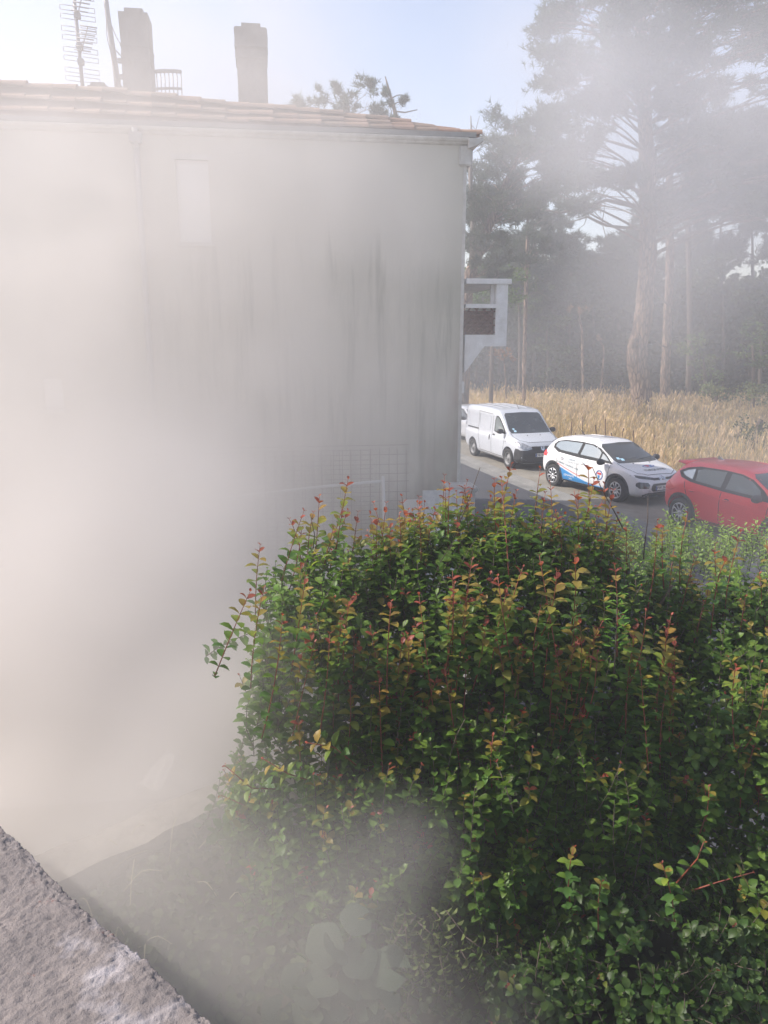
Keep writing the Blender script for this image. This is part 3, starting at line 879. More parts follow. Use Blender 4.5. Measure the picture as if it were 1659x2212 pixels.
for sd in 'RL':
    c3.patch('window_surround', g, sd, M_seam, .004)
    c3.patch('front_window', [(.50, 1.03), (-.22, 1.05), (-.16, 1.345), (.12, 1.335), (.38, 1.265), (.50, 1.19)], sd, M_sideg, .007)
    c3.patch('quarter_window', [(.86, 1.01), (.56, 1.03), (.56, 1.17), (.70, 1.11)], sd, M_sideg, .007)
    c3.patch('rear_window', [(-.34, 1.055), (-1.08, 1.075), (-1.34, 1.14), (-1.34, 1.22), (-1.22, 1.29), (-.95, 1.33), (-.27, 1.35)], sd, M_sideg, .007)
    c3.line('door_seam', [(.98, .93), (.94, .55), (.80, .28), (-.22, .27), (-.25, .94)], sd, w=.011)
    c3.line('door_seam', [(-.22, .27), (-.82, .28), (-.98, .50), (-1.12, .75), (-1.18, 1.0)], sd, w=.011)
    for ax in c3.axles:
        c3.patch('arch_trim', ring_polys(ax, .33, .375, .425, -.15, math.pi + .15), sd, M_plast, .006)
    c3.patch('sill_trim', [(-.86, .205), (.86, .205), (.86, .275), (-.86, .275)], sd, M_plast, .004)
    c3.patch('door_graphic', [(-.84, .30), (-1.02, .62), (-.90, .60), (-.30, .44), (.10, .36), (.45, .315), (.78, .305), (.78, .285), (-.84, .285)], sd, M_blue, .0055)
    c3.line('red_stripe', [(-1.05, .70), (-.6, .58), (-.1, .46)], sd, M_redf, w=.014, off=.006)
    c3.patch('logo_ring', ring_polys(.66, .62, .105, .13, 0, 2 * math.pi, 20), sd, M_navy, .007)
    c3.patch('logo', [[(.57, .68), (.72, .69), (.74, .64), (.66, .63), (.58, .65)]], sd, M_redf, .007)
    c3.patch('logo_drop', [[(.60, .62), (.68, .61), (.66, .53), (.62, .50)]], sd, M_blue, .007)
    c3.line('door_crease', [(-1.6, .86), (-.9, .84), (-.5, .80), (.6, .80)], sd, M_white2, w=.02, off=.006)
c3.text('side_lettering', 'PLOMBERIE • CHAUFFAGE • CLIM', -.64, .70, .062, 'R', M_teal, rot=-.13)
c3.text('side_lettering', 'ÉNERGIES', -.46, .865, .06, 'R', M_teal)
c3.text('side_lettering', 'RENOUVELABLES', -.38, .80, .06, 'R', M_teal)
c3.text('side_lettering', 'DÉPANNAGE', -.55, .42, .075, 'R', M_wfilm, off=.009)
c3.text('side_lettering', '24/24', -.50, .34, .06, 'R', M_wfilm, off=.009)
c3.handle(-.02, .83, M_white2, 'R'); c3.handle(-.90, .86, M_white2, 'R')
# front
c3.patch('lower_intake', [(-.60, .24), (.60, .24), (.66, .30), (.52, .345), (-.52, .345), (-.66, .30)], 'F', M_plast, .008)
c3.patch('grille', [(-.36, .375), (.36, .375), (.41, .42), (.40, .51), (.34, .56), (-.34, .56), (-.40, .51), (-.41, .42)], 'F', M_plast, .008)
c3.line('grille_surround', [(-.38, .35), (-.45, .41), (-.44, .53), (-.36, .59), (.36, .59), (.44, .53), (.45, .41), (.38, .35)], 'F', M_white2, w=.035, off=.016)
lp = [(-.50, .46), (-.72, .46), (-.77, .52), (-.76, .59), (-.72, .62), (-.50, .60), (-.46, .55)]
up = [(-.30, .655), (-.70, .71), (-.80, .755), (-.74, .775), (-.50, .745), (-.26, .70)]
for q in (0, 1):
    P1, P2 = (lp, up) if q == 0 else (mir(lp), mir(up))
    c3.patch('headlight', P1, 'F', M_lampd, .008)
    dl = c3.patch('daytime_lamp', P2, 'F', M_lampd, .008)
    sg = -1 if q == 0 else 1
    c3.patch('lamp_reflector', [ell(sg * .50, .715, .02, .014, 8), ell(sg * .40, .70, .014, .01, 8)], 'F', M_lamp, .012, parent=dl)
    c3.patch('fog_lamp', ell(sg * .56, .29, .025, .02, 10), 'F', M_lamp, .013)
c3.patch('centre_bar', [(-.30, .645), (.30, .645), (.28, .70), (-.28, .70)], 'F', M_plast, .008)
for dz in (0, .045):
    c3.line('chevron', [(-.105, .625 + dz), (0, .695 + dz), (.105, .625 + dz)], 'F', M_chrome, w=.022, off=.016)
pln = c3.patch('number_plate', [(-.27, .40), (.27, .40), (.27, .51), (-.27, .51)], 'F', M_plate, .018)
c3.patch('plate_band', [[(-.27, .40), (-.235, .40), (-.235, .51), (-.27, .51)], [(.235, .40), (.27, .40), (.27, .51), (.235, .51)]], 'F', M_navy, .021, parent=pln)
c3.text('plate_lettering', 'FW 366 PE', 0, .455, .10, 'F', M_ink, .022, parent=pln)
c3.text('bonnet_lettering', 'TURQUAND', 1.74, .0, .115, 'T', M_ink, flip=True, sx=1.15)
c3.patch('bonnet_logo', [ [(x, y) for x, y in q] for q in [[(1.52 + .055 * math.cos(a), .17 * math.sin(a) - .02), (1.52 + .075 * math.cos(a), .20 * math.sin(a) - .02), (1.52 + .075 * math.cos(b), .20 * math.sin(b) - .02), (1.52 + .055 * math.cos(b), .17 * math.sin(b) - .02)] for a, b in [(2 * math.pi * k / 18, 2 * math.pi * (k + 1) / 18) for k in range(18)]]], 'T', M_navy, .006)
c3.patch('bonnet_logo_mark', [(1.48, -.13), (1.49, .0), (1.54, .0), (1.55, -.05)], 'T', M_redf, .006)
c3.patch('bonnet_logo_drop', [(1.49, .02), (1.50, .07), (1.57, .08), (1.56, .03)], 'T', M_blue, .006)
c3.line('bonnet_seam', [(1.10, -.70), (1.45, -.72), (1.78, -.64), (1.90, -.40), (1.92, .40), (1.78, .64), (1.45, .72), (1.10, .70)], 'T', w=.012)
c3.patch('washer_jet', [[(1.24, -.3), (1.27, -.3), (1.27, -.27), (1.24, -.27)], [(1.24, .27), (1.27, .27), (1.27, .3), (1.24, .3)]], 'T', M_plast, .012)
for yy in (-.35, .35):
    c3.line('roof_rib', [(-1.1, yy), (.05, yy)], 'T', M_white2, w=.04, off=.008)
tlp = [(-1.62, .84), (-1.80, .84), (-1.85, .95), (-1.72, 1.0), (-1.58, .93)]
for sd in 'RL': c3.patch('tail_light', tlp, sd, M_tail, .010)
c3.mirror(.78, .88, .98, M_plast)
tube('roof_aerial', [(-1.0, 0, 1.47), (-1.05, 0, 1.52), (-1.32, 0, 1.70)], [.02, .01, .004], M_plast, c3.root, 6)
tubes('wiper', [([(1.08, -.5, 1.02), (.98, .05, 1.09)], .008), ([(1.08, .05, 1.045), (.98, .6, 1.07)], .008)], M_seam, c3.root)

# --- the red car
d = Vector((.40, -.917))
c = Vector((6.75, 16.95)) + d * 1.28 + Vector((-d.y, d.x)) * .78
red = Car('red_hatchback', [
    (-1.92, .50, .98, .66, .88, .58, .95), (-1.88, .38, 1.06, .77, .93, .62, 1.01), (-1.72, .28, 1.27, .83, .98, .62, 1.19),
    (-1.48, .23, 1.46, .88, 1.01, .61, 1.37), (-1.0, .2, 1.525, .89, 1.0, .62, 1.45), (-.3, .19, 1.545, .89, .97, .64, 1.475), (.22, .19, 1.515, .89, .95, .63, 1.445),
    (.70, .19, 1.32, .885, .93, .65, 1.26), (1.12, .19, 1.08, .87, .92, .73, 1.03), (1.45, .2, 1.0, .85, .88, .72, .95), (1.80, .2, .90, .80, .78, .65, .85),
    (1.98, .22, .76, .73, .66, .58, .72), (2.08, .30, .56, .6, .48, .5, .53)],
    (1.28, -1.28), .34, .79, M_red, (c.x, c.y), d,
    label='red hatchback with dark glass, nearest of the parked row', cat='car')
red.wheels('alloy')
red.patch('windscreen', [(-.66, 1.04), (.66, 1.04), (.70, 1.10), (.62, 1.39), (.55, 1.45), (0, 1.47), (-.55, 1.45), (-.62, 1.39), (-.70, 1.10)], 'F', M_screen, .005)
g = [(1.00, .985), (-.2, 1.02), (-1.1, 1.07), (-1.42, 1.13), (-1.58, 1.24), (-1.35, 1.345), (-1.0, 1.415), (-.3, 1.44), (.15, 1.42), (.42, 1.35), (.74, 1.18)]
for sd in 'RL':
    red.patch('window_surround', g, sd, M_seam, .004)
    red.patch('front_window', [(.72, 1.05), (-.14, 1.075), (-.10, 1.405), (.14, 1.39), (.40, 1.32), (.66, 1.17)], sd, M_sideg, .007)
    red.patch('rear_window', [(-.27, 1.08), (-.98, 1.11), (-1.02, 1.33), (-.85, 1.385), (-.24, 1.41)], sd, M_sideg, .007)
    red.patch('quarter_window', [(-1.08, 1.13), (-1.30, 1.17), (-1.44, 1.235), (-1.30, 1.30), (-1.10, 1.35)], sd, M_sideg, .007)
    red.line('door_seam', [(.98, .96), (.96, .55), (.82, .28), (-.18, .27), (-.21, .99)], sd, w=.012)
    red.line('door_seam', [(-.18, .27), (-.82, .28), (-.96, .50), (-1.12, .78), (-1.26, 1.05)], sd, w=.012)
    red.line('shoulder_crease', [(-1.7, .90), (-1.0, .92), (-.2, .86), (.9, .80)], sd, M_red, w=.03, off=.008)
    for ax in red.axles: red.patch('arch_trim', ring_polys(ax, .35, .395, .455, -.15, math.pi + .15), sd, M_plast, .006)
    red.patch('sill_trim', [(-.84, .205), (.84, .205), (.84, .31), (-.84, .31)], sd, M_plast, .004)
    red.patch('tail_light', [(-1.46, .88), (-1.66, .80), (-1.86, .82), (-1.88, .93), (-1.80, .99), (-1.62, .93)], sd, M_tail, .012)
red.patch('rear_screen', [(-.60, 1.10), (.60, 1.10), (.54, 1.34), (-.54, 1.34)], 'B', M_screen, .006)
bm = bmesh.new(); add_box(bm, (-1.78, -.56, 1.385), (-1.42, .56, 1.43), bev=.015, rot=Matrix.Rotation(.12, 3, 'Y')); link('roof_spoiler', from_bm(bm, 'roof_spoiler'), M_red, red.root, True)
red.handle(-.02, .86, M_red, 'R'); red.handle(-.98, .90, M_red, 'R')
red.mirror(.80, .89, 1.04, M_plast)
bm = bmesh.new()
for v in [(-1.15, -.02, 1.53), (-1.15, .02, 1.53), (-.97, .02, 1.52), (-.97, -.02, 1.52), (-1.14, 0, 1.60)]: bm.verts.new(v)
bm.verts.ensure_lookup_table()
for f in ((0, 1, 4), (1, 2, 4), (2, 3, 4), (3, 0, 4), (3, 2, 1, 0)): bm.faces.new([bm.verts[i] for i in f])
link('roof_fin', from_bm(bm, 'roof_fin'), M_chrome, red.root)

# --- the silver car half hidden behind the house corner
d = Vector((.30, -.954))
c = Vector((3.85, 32.4))
sil = Car('silver_car', [
    (-2.0, .48, 1.0, .68, .88, .58, .95), (-1.9, .3, 1.2, .80, .95, .62, 1.13), (-1.4, .22, 1.5, .88, 1.0, .63, 1.42), (-.3, .2, 1.58, .89, .98, .65, 1.50), (.25, .2, 1.54, .89, .96, .64, 1.46),
    (.78, .2, 1.32, .885, .95, .66, 1.25), (1.2, .2, 1.10, .87, .94, .74, 1.05), (1.6, .2, 1.03, .86, .90, .73, .98), (1.95, .21, .94, .82, .82, .68, .90), (2.08, .24, .80, .76, .68, .62, .77), (2.14, .3, .62, .68, .54, .56, .60)],
    (1.3, -1.3), .33, .79, M_silver, (c.x, c.y), d,
    label='silver-white car mostly hidden between the house corner and the van', cat='car')
sil.root.scale = (.93, .93, .92)
sil.wheels('alloy')
sil.patch('windscreen', [(-.68, 1.08), (.68, 1.08), (.72, 1.15), (.62, 1.44), (0, 1.50), (-.62, 1.44), (-.72, 1.15)], 'F', M_screen, .005)
sil.patch('grille', [(-.55, .40), (.55, .40), (.60, .62), (-.60, .62)], 'F', M_plast, .008)
for z in (.45, .50, .55): sil.line('grille_bar', [(-.55, z), (.55, z)], 'F', M_silver, w=.012, off=.014)
sil.patch('headlight', [(-.50, .72), (-.78, .76), (-.78, .88), (-.52, .80)], 'F', M_lamp, .01)
sil.patch('headlight', [(.50, .72), (.52, .80), (.78, .88), (.78, .76)], 'F', M_lamp, .01)
for sd in 'RL':
    sil.patch('window_surround', [(1.05, 1.02), (-1.2, 1.05), (-1.4, 1.2), (-1.1, 1.40), (-.3, 1.465), (.2, 1.43), (.8, 1.17)], sd, M_screen, .005)
sil.mirror(.88, .89, 1.08, M_plast)

# ---------------------------------------------------------------- plants: shared geometry
def unit(a): return a / np.maximum(np.linalg.norm(a, axis=-1, keepdims=True), 1e-9)
LT = []                            # leaf outline: (t along, side -1 0 1, half width)
_st = [(0.0, 0.0), (0.22, .62), (0.5, 1.0), (0.78, .74), (1.0, 0.0)]
LV = [(0.0, 0, 0.0)]
for t_, w_ in _st[1:-1]: LV += [(t_, -1, w_), (t_, 0, 0), (t_, 1, w_)]
LV.append((1.0, 0, 0.0))
LF = [(0, 2, 1), (0, 3, 2)]
for k_ in range(2):
    a_ = 1 + 3 * k_
    LF += [(a_, a_ + 1, a_ + 4), (a_, a_ + 4, a_ + 3), (a_ + 1, a_ + 2, a_ + 5), (a_ + 1, a_ + 5, a_ + 4)]
LF += [(7, 8, 10), (8, 9, 10)]
LVt = np.array([v[0] for v in LV]); LVs = np.array([v[1] for v in LV]); LVw = np.array([v[2] for v in LV]); LFa = np.array(LF)

def leaves_mesh(name, P, D, Nn, L_, W, curl, col, fold=.35):
    """P base points, D directions, Nn upper-side normals, per-leaf length, width ratio, droop, colour"""
    P = np.asarray(P); n = len(P)
    D = unit(np.asarray(D)); S = unit(np.cross(D, Nn)); U = np.cross(S, D)
    L_ = np.broadcast_to(L_, n); W = np.broadcast_to(W, n); curl = np.broadcast_to(curl, n)
    t = LVt[None, :, None]; s = LVs[None, :, None]; w = LVw[None, :, None]
    Lc = L_[:, None, None]; Wc = W[:, None, None]; C = curl[:, None, None]
    V = P[:, None, :] + Lc * (D[:, None, :] * (t - .25 * C * t ** 3) + S[:, None, :] * s * w * Wc * .5 + U[:, None, :] * (-C * t ** 2 + fold * np.abs(s) * w * Wc * .5))
    F = (LFa[None] + (np.arange(n) * len(LV))[:, None, None]).reshape(-1, 3)
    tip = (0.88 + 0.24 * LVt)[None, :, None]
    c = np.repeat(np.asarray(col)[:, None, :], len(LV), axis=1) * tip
    return mesh_np(name, V.reshape(-1, 3), F, c.reshape(-1, 3))

M_leaf = mat('glossy leaf', (0.05, 0.1, 0.03), 0.45, attr='tint', transl=0.42, spec=0.35, var=0.25, scale=60)
M_leafm = mat('matt leaf', (0.05, 0.1, 0.03), 0.6, attr='tint', transl=0.35, spec=0.3, var=0.3, scale=30)
M_needle = mat('pine needles', (0.04, 0.07, 0.03), 0.6, attr='tint', transl=0.2, spec=0.3)
M_twig = mat('red shoot bark', (0.30, 0.075, 0.04), 0.6, col2=(0.16, 0.05, 0.03), scale=30)
M_oldtwig = mat('grey brown bark', (0.13, 0.095, 0.07), 0.8, col2=(0.07, 0.055, 0.045), scale=20)
M_deadt = mat('dead twig', (0.10, 0.075, 0.06), 0.9)

DEEP = np.array((0.068, 0.145, 0.032)); MID = np.array((0.145, 0.245, 0.038)); LIME = np.array((0.26, 0.34, 0.05))
BRONZE = np.array((0.36, 0.135, 0.05)); CRIM = np.array((0.34, 0.085, 0.05))

def shoot_leaves(base, tip, size, young, spacing=.026, bend=None, dens=1.0, low=0.0):
    """leaves in pairs along one shoot; returns path and leaf arrays"""
    base, tip = np.array(base, float), np.array(tip, float)
    ax = tip - base; Ln = np.linalg.norm(ax); a = ax / Ln
    k = max(4, int(Ln / spacing * dens))
    bend = rng.normal(0, .06, 3) * Ln if bend is None else bend
    ts = np.linspace(0.02 + low, 1.0, k)
    pos = base + ax * ts[:, None] + bend * (4 * ts * (1 - ts))[:, None]
    r0 = rng.uniform(0, 6.28)
    h = np.cross(a, [0.2, 0.3, .93]); h /= max(np.linalg.norm(h), 1e-6); g = np.cross(a, h)
    P, D, Nn, S_, C = [], [], [], [], []
    for i, t in enumerate(ts):
        q = r0 + i * 1.57 + rng.normal(0, .25)
        for sgn in (0, math.pi):
            if rng.random() > .94: continue
            rad = math.cos(q + sgn) * h + math.sin(q + sgn) * g
            top = max(0.0, (t - .80) / .20)
            up = .25 + .25 * rng.random() + 1.0 * top
            d = rad + a * up + np.array([0, 0, .12])
            P.append(pos[i]); D.append(d)
            nn = a * 1.0 + np.array([0, 0, .5]) - rad * .1 + rng.normal(0, .18, 3)
            Nn.append(nn)
            s = size * (0.62 + .5 * math.sin(math.pi * min(1, t * .9 + .12)) ** .7) * rng.uniform(.8, 1.15)
            if t > .88: s *= 1 - .52 * (t - .88) / .12
            S_.append(s)
            u = rng.random()
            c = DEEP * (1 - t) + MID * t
            if young > 0:
                yy = max(0, (t - (1 - young))) / young
                c = c * (1 - min(1, yy * 1.3)) + LIME * min(1, yy * 1.3)
                b = max(0.0, (yy - .18) / .82) ** 1.15
                c = c * (1 - b * .85) + BRONZE * b * .85
                if t > .90: c = CRIM * (.7 + .5 * u)
            C.append(c * rng.uniform(.75, 1.25) * np.array([rng.uniform(.9, 1.15), 1, rng.uniform(.8, 1.2)]))
    return pos, P, D, Nn, S_, C

class Shrub:
    def __init__(s, name, root_loc, **tags):
        s.root = empty(name, root_loc, **tags)
        s.o = np.array(root_loc)
        s.P, s.D, s.N, s.S, s.C, s.stems = [], [], [], [], [], []
        s.heroes = []
    def add(s, base, tip, size, young, hero=False, **k):
        pos, P, D, N_, S_, C = shoot_leaves(base, tip, size, young, **k)
        path = [Vector(p - s.o) for p in pos[::3]] + [Vector(pos[-1] - s.o)]
        if hero:
            n = len(s.heroes)
            r0 = .0042
            sh = tube('shoot', path, [r0 * (1 - .65 * i / (len(path) - 1)) for i in range(len(path))], M_twig, s.root, 6)
            s.heroes.append((sh, P, D, N_, S_, C))
        else:
            s.P += P; s.D += D; s.N += N_; s.S += S_; s.C += C
            s.stems.append((path, [.0035 * (1 - .6 * i / (len(path) - 1)) for i in range(len(path))]))
    def finish(s, m, W=.62, curl=.35, single=300, leafname='leaf', stuffname='foliage'):
        cand = []
        for h in s.heroes:
            sh, P, D, N_, S_, C = h
            for j in range(len(P)):
                cand.append((S_[j] / max(.5, np.linalg.norm(np.array(P[j]) - [0, 0, EYE])), h, j))
        cand.sort(key=lambda c: -c[0])
        pick = {}
        for _, h, j in cand[:single]: pick.setdefault(id(h), set()).add(j)
        # a few leaf meshes shared between the singly built leaves
        pal = [DEEP * 1.2, MID, MID * .6 + LIME * .4, LIME, LIME * .5 + BRONZE * .5, BRONZE, CRIM * .8]
        protos = [leaves_mesh(leafname, [[0, 0, 0]], [[1, 0, 0]], [[0, 0, 1]], 1.0, W, curl, [p]) for p in pal]
        for q in protos: q.materials.append(m)
        for h in s.heroes:
            sh, P, D, N_, S_, C = h
            pk = pick.get(id(h), set())
            for j in range(len(P)):
                if j in pk:
                    d = Vector(D[j]).normalized(); sd = d.cross(Vector(N_[j])).normalized(); up = sd.cross(d)
                    k = int(np.argmin([np.linalg.norm(p - C[j]) for p in pal]))
                    o = bpy.data.objects.new(leafname, protos[k]); COL.objects.link(o)
                    M = Matrix((d, -sd, up)).transposed().to_4x4()
                    M = Matrix.Translation(Vector(P[j]) - Vector(s.o)) @ M @ Matrix.Scale(S_[j], 4)
                    o.parent = sh
                    o.matrix_local = M
                else:
                    s.P.append(P[j]); s.D.append(D[j]); s.N.append(N_[j]); s.S.append(S_[j]); s.C.append(C[j])
        n = len(s.P)
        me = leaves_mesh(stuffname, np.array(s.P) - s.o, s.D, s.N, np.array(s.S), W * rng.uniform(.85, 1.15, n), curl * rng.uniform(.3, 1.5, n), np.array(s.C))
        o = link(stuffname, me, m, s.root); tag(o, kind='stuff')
        if s.stems: tag(tubes('twigs', s.stems, M_oldtwig, s.root, 4), kind='stuff')
        return n

def inside(p, blobs):
    return max(1 - (((p[0] - c[0]) / r[0]) ** 2 + ((p[1] - c[1]) / r[1]) ** 2 + ((p[2] - c[2]) / r[2]) ** 2) for c, r in blobs)

def fill(sh, blobs, n, size, ln=(.25, .5), young=.0, yfrac=.3, up=.6, spacing=.03, near_only=True):
    """shoots ending on and under the surface of a union of blobs"""
    vol = np.array([r[0] * r[1] * r[2] for c, r in blobs]) ** .67; vol /= vol.sum()
    k = 0; tries = 0
    while k < n and tries < n * 30:
        tries += 1
        i = rng.choice(len(blobs), p=vol)
        c, r = blobs[i]
        d = unit(rng.normal(0, 1, 3))
        if near_only and d[1] > .45 and rng.random() < .75: continue     # few on the far side
        if d[2] < -.75: continue
        rad = rng.uniform(.72, 1.04) if rng.random() < .8 else rng.uniform(.45, .72)
        p = np.array(c) + d * np.array(r) * rad
        if inside(p, [b for j, b in enumerate(blobs) if j != i] or [((0, 0, -99), (1, 1, 1))]) > .35: continue
        o = unit(d * np.array([1, 1, .6]) * (1 - up) + np.array([0, 0, up]) + rng.normal(0, .22, 3))
        L_ = rng.uniform(*ln)
        yg = young if (rng.random() < yfrac and rad > .85 and d[2] > -.1) else 0.0
        sh.add(p - o * L_, p, size * rng.uniform(.85, 1.1), yg, spacing=spacing)
        k += 1

# ---------------------------------------------------------------- the big shrub
MY = Shrub('flowering_shrub', (0.75, 4.6, 0.4), label='large green shrub with red-tipped upright shoots in front of the road', cat='shrub')
def B(px, py, Y, rx, ry, rz): p = at(px, py, Y); return ((p.x, p.y, p.z), (rx, ry, rz))
blobs = [B(760, 1400, 4.5, .52, .55, .52), B(650, 1310, 4.6, .30, .38, .34), B(610, 1450, 4.4, .26, .35, .28), B(725, 1235, 4.6, .28, .35, .22), B(900, 1200, 4.8, .46, .5, .28), B(1400, 1290, 4.85, .36, .4, .32), B(1130, 1172, 4.8, .42, .45, .24), B(1250, 1182, 4.85, .28, .4, .25), B(980, 1150, 4.8, .34, .4, .2), B(1160, 1930, 4.0, .42, .4, .36), B(1000, 1290, 4.7, .62, .6, .42), B(1010, 1600, 4.3, .80, .62, .55), B(700, 1720, 4.1, .52, .45, .34),
         B(1250, 1330, 4.8, .62, .6, .50), B(1300, 1650, 4.3, .62, .55, .50), B(760, 1830, 3.9, .40, .35, .22), B(600, 1690, 4.15, .36, .35, .26), B(640, 1840, 3.95, .28, .3, .18), B(1050, 1800, 4.0, .45, .4, .22)]
fill(MY, blobs, 1850, .072, (.26, .50), young=.45, yfrac=.36, up=.8, spacing=.038)
tips = [(752, 1035), (690, 1072), (625, 1122), (868, 1072), (960, 1028), (1003, 1050), (1105, 1003), (1060, 1075), (1200, 1105), (1160, 1125), (1270, 998), (1305, 1045),
        (1240, 1060), (562, 1178), (570, 1270), (540, 1278), (800, 1110), (905, 1075), (930, 1120), (1335, 1110), (1420, 1125), (1030, 1110), (720, 1140), (845, 1150), (985, 1135),
        (712, 1370), (738, 1345), (765, 1375), (845, 1300), (880, 1370), (905, 1285), (975, 1290), (1005, 1350), (1075, 1245), (1130, 1225), (1200, 1170), (1165, 1200), (1250, 1330),
        (1290, 1410), (1300, 1345), (1380, 1410), (1370, 1360), (1225, 1440), (845, 1495), (755, 1475), (945, 1460), (1065, 1590), (960, 1440), (1450, 1330), (1395, 1320),
        (805, 1190), (1105, 1150), (1020, 1210), (660, 1245), (610, 1330), (570, 1640), (487, 1655), (478, 1718), (665, 1605), (1190, 1290), (890, 1440), (1255, 1515), (1010, 1280)]
for _ in range(48):
    px = rng.uniform(640, 1470)
    tips.append((px, rng.uniform(1110 + .0016 * (px - 1080) ** 2, 1560)))
for _ in range(34):
    px = rng.uniform(640, 1390)
    tips.append((px, float(np.interp(px, [560, 690, 860, 1100, 1270, 1400], [1180, 1075, 1068, 1008, 1005, 1120])) + rng.uniform(0, 60)))
for i, (px, py) in enumerate(tips):
    if py < 1200: Y = 4.55 + .35 * rng.random() - .0 * py
    elif py < 1560: Y = 3.95 + .18 * rng.random()
    else: Y = 3.75 + .1 * rng.random()
    t = at(px, py, Y)
    ln = rng.uniform(.50, .74) if py < 1560 else .34
    lean = np.array([rng.normal(0, .10) + (-.18 if px < 800 and py < 1300 else 0), rng.normal(0.10, .12), -1.0])
    if py > 1560 and px < 700: lean = np.array([.75, .25, -.55])
    lean = unit(lean)
    tp = np.array(t)
    MY.add(tp + lean * ln, tp, .072 + .008 * rng.random(), .66 if rng.random() < .8 else .4, hero=True, spacing=.046, bend=rng.normal(0, .02, 3))
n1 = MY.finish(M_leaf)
# main stems of the big shrub
it = []
for k in range(7):
    q = rng.uniform(-1, 1)
    it.append((spline([(q * .15, rng.uniform(-.1, .1), -.45), (q * .5, rng.uniform(-.2, .1), .7), (q * 1.1, rng.uniform(-.3, .3), 1.7), (q * 1.4, rng.uniform(-.3, .3), 2.3)], 5), [.03 - .0015 * j for j in range(16)]))
tubes('stems', it, M_oldtwig, MY.root, 7)
for px, py, px2, py2 in ((672, 1120, 676, 1190), (1037, 1010, 985, 1150), (1280, 1010, 1330, 1110), (1400, 1075, 1392, 1180), (1168, 1085, 1168, 1180)):
    a, b = at(px, py, 4.6), at(px2, py2, 4.62)
    m_ = (a + b) / 2 + Vector((rng.normal(0, .012), 0, 0))
    tube('dead_twig', [x - Vector(MY.o) for x in (b + (b - a) * .3, b, m_, a)], [.005, .004, .003, .002], M_deadt, MY.root, 5)

# ---------------------------------------------------------------- the second shrub, at the right edge
M2 = Shrub('flowering_shrub', (2.35, 4.4, 0.3), label='dark red-tipped shrub at the right edge, beside the large one', cat='shrub')
blobs2 = [B(1480, 1340, 4.8, .32, .4, .32), B(1630, 1310, 4.8, .34, .4, .28), B(1580, 1400, 4.7, .50, .5, .42), B(1620, 1600, 4.3, .62, .55, .62), B(1480, 1560, 4.6, .4, .45, .5), B(1700, 1900, 3.9, .55, .5, .55)]
fill(M2, blobs2, 1050, .066, (.22, .4), young=.45, yfrac=.25, up=.55, spacing=.038)
for (px, py) in [(1485, 1110), (1432, 1140), (1545, 1175), (1600, 1150), (1655, 1165), (1570, 1210), (1500, 1205), (1640, 1240), (1610, 1290), (1455, 1190), (1520, 1300), (1655, 1480), (1590, 1440), (1635, 1600), (1520, 1690), (1640, 1700), (1530, 1270), (1570, 1320)]:
    Y = 4.45 + .3 * rng.random() if py < 1350 else 3.9
    tp = np.array(at(px, py, Y)); ln = rng.uniform(.38, .55)
    M2.add(tp + unit(np.array([rng.normal(0, .12), .1, -1.0])) * ln, tp, .072, .55, hero=True, spacing=.046)
M2.finish(M_leaf, single=200)

# ---------------------------------------------------------------- low dark shrub, bottom right
M3 = Shrub('dark_shrub', (1.5, 3.2, 0.2), label='low shrub with shade put into its leaf colour and a few red tips, below the other shrubs', cat='shrub')
blobs3 = [B(1300, 1960, 3.9, .55, .5, .45), B(1580, 2060, 3.7, .7, .5, .5), B(1150, 2120, 3.5, .42, .35, .36), B(1400, 1760, 4.3, .5, .3, .4), B(1400, 2200, 3.4, .7, .4, .4)]
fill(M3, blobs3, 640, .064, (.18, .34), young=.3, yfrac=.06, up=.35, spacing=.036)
for px, py, dx, dy in [(1240, 1830, .05, -1), (1300, 1905, .05, -1), (1625, 1885, -1, -.5), (1430, 1865, .3, -1), (1520, 1820, -.4, -1), (1530, 1700, 0, -1), (1010, 1745, .6, -.8), (1060, 1610, 0.1, -1)]:
    tp = np.array(at(px, py, 3.35 if py > 1760 else 3.8))
    M3.add(tp + unit(np.array([dx, .15, dy])) * rng.uniform(.3, .42), tp, .066, .35, hero=True, spacing=.042)
M3.C = [c * np.array((.5, .55, .62)) for c in M3.C]  # shade put into the leaf colour: same leaves, darkened and cooled
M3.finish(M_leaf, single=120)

# ---------------------------------------------------------------- pale green bushes between the shrubs and the road
GL = np.array((0.30, 0.42, 0.12))
def pale_bush(px, py, Y, w, h, n, lab, k):
    p = at(px, py, Y)
    sh = Shrub('pale_bush', (p.x, p.y, 0), label=lab, cat='bush', group='pale green bushes by the road')
    bl = [((p.x + rng.normal(0, w * .25), p.y + rng.normal(0, .2), p.z - h * .5 + rng.normal(0, h * .1)), (w * .62, .5, h * .6)) for _ in range(3)]
    for _ in range(n):
        c, r = bl[rng.integers(0, 3)]
        d = unit(rng.normal(0, 1, 3)); d[2] = abs(d[2]) * .9 - .25
        q = np.array(c) + d * np.array(r) * rng.uniform(.6, 1.05)
        o = unit(np.array([rng.normal(0, .2), rng.normal(0, .2), 1]) + d * .3)
        a0 = len(sh.C)
        sh.add(q - o * rng.uniform(.2, .4), q, .058, 0.0, spacing=.03)
        for j in range(a0, len(sh.C)):
            f = rng.uniform(.75, 1.25); sh.C[j] = (GL * f if rng.random() > .12 else np.array((.22, .30, .09)))
    sh.finish(M_leafm, W=.42, curl=.1)
pale_bush(1370, 1105, 8.3, .55, .8, 95, 'pale green leafy bush below the white hatchback', 0)
pale_bush(1480, 1105, 8.0, .45, .8, 80, 'pale green bush in front of the red car rear wheel', 1)
pale_bush(1590, 1095, 7.8, .50, .9, 95, 'pale green bush with tall sprigs before the red car door', 2)
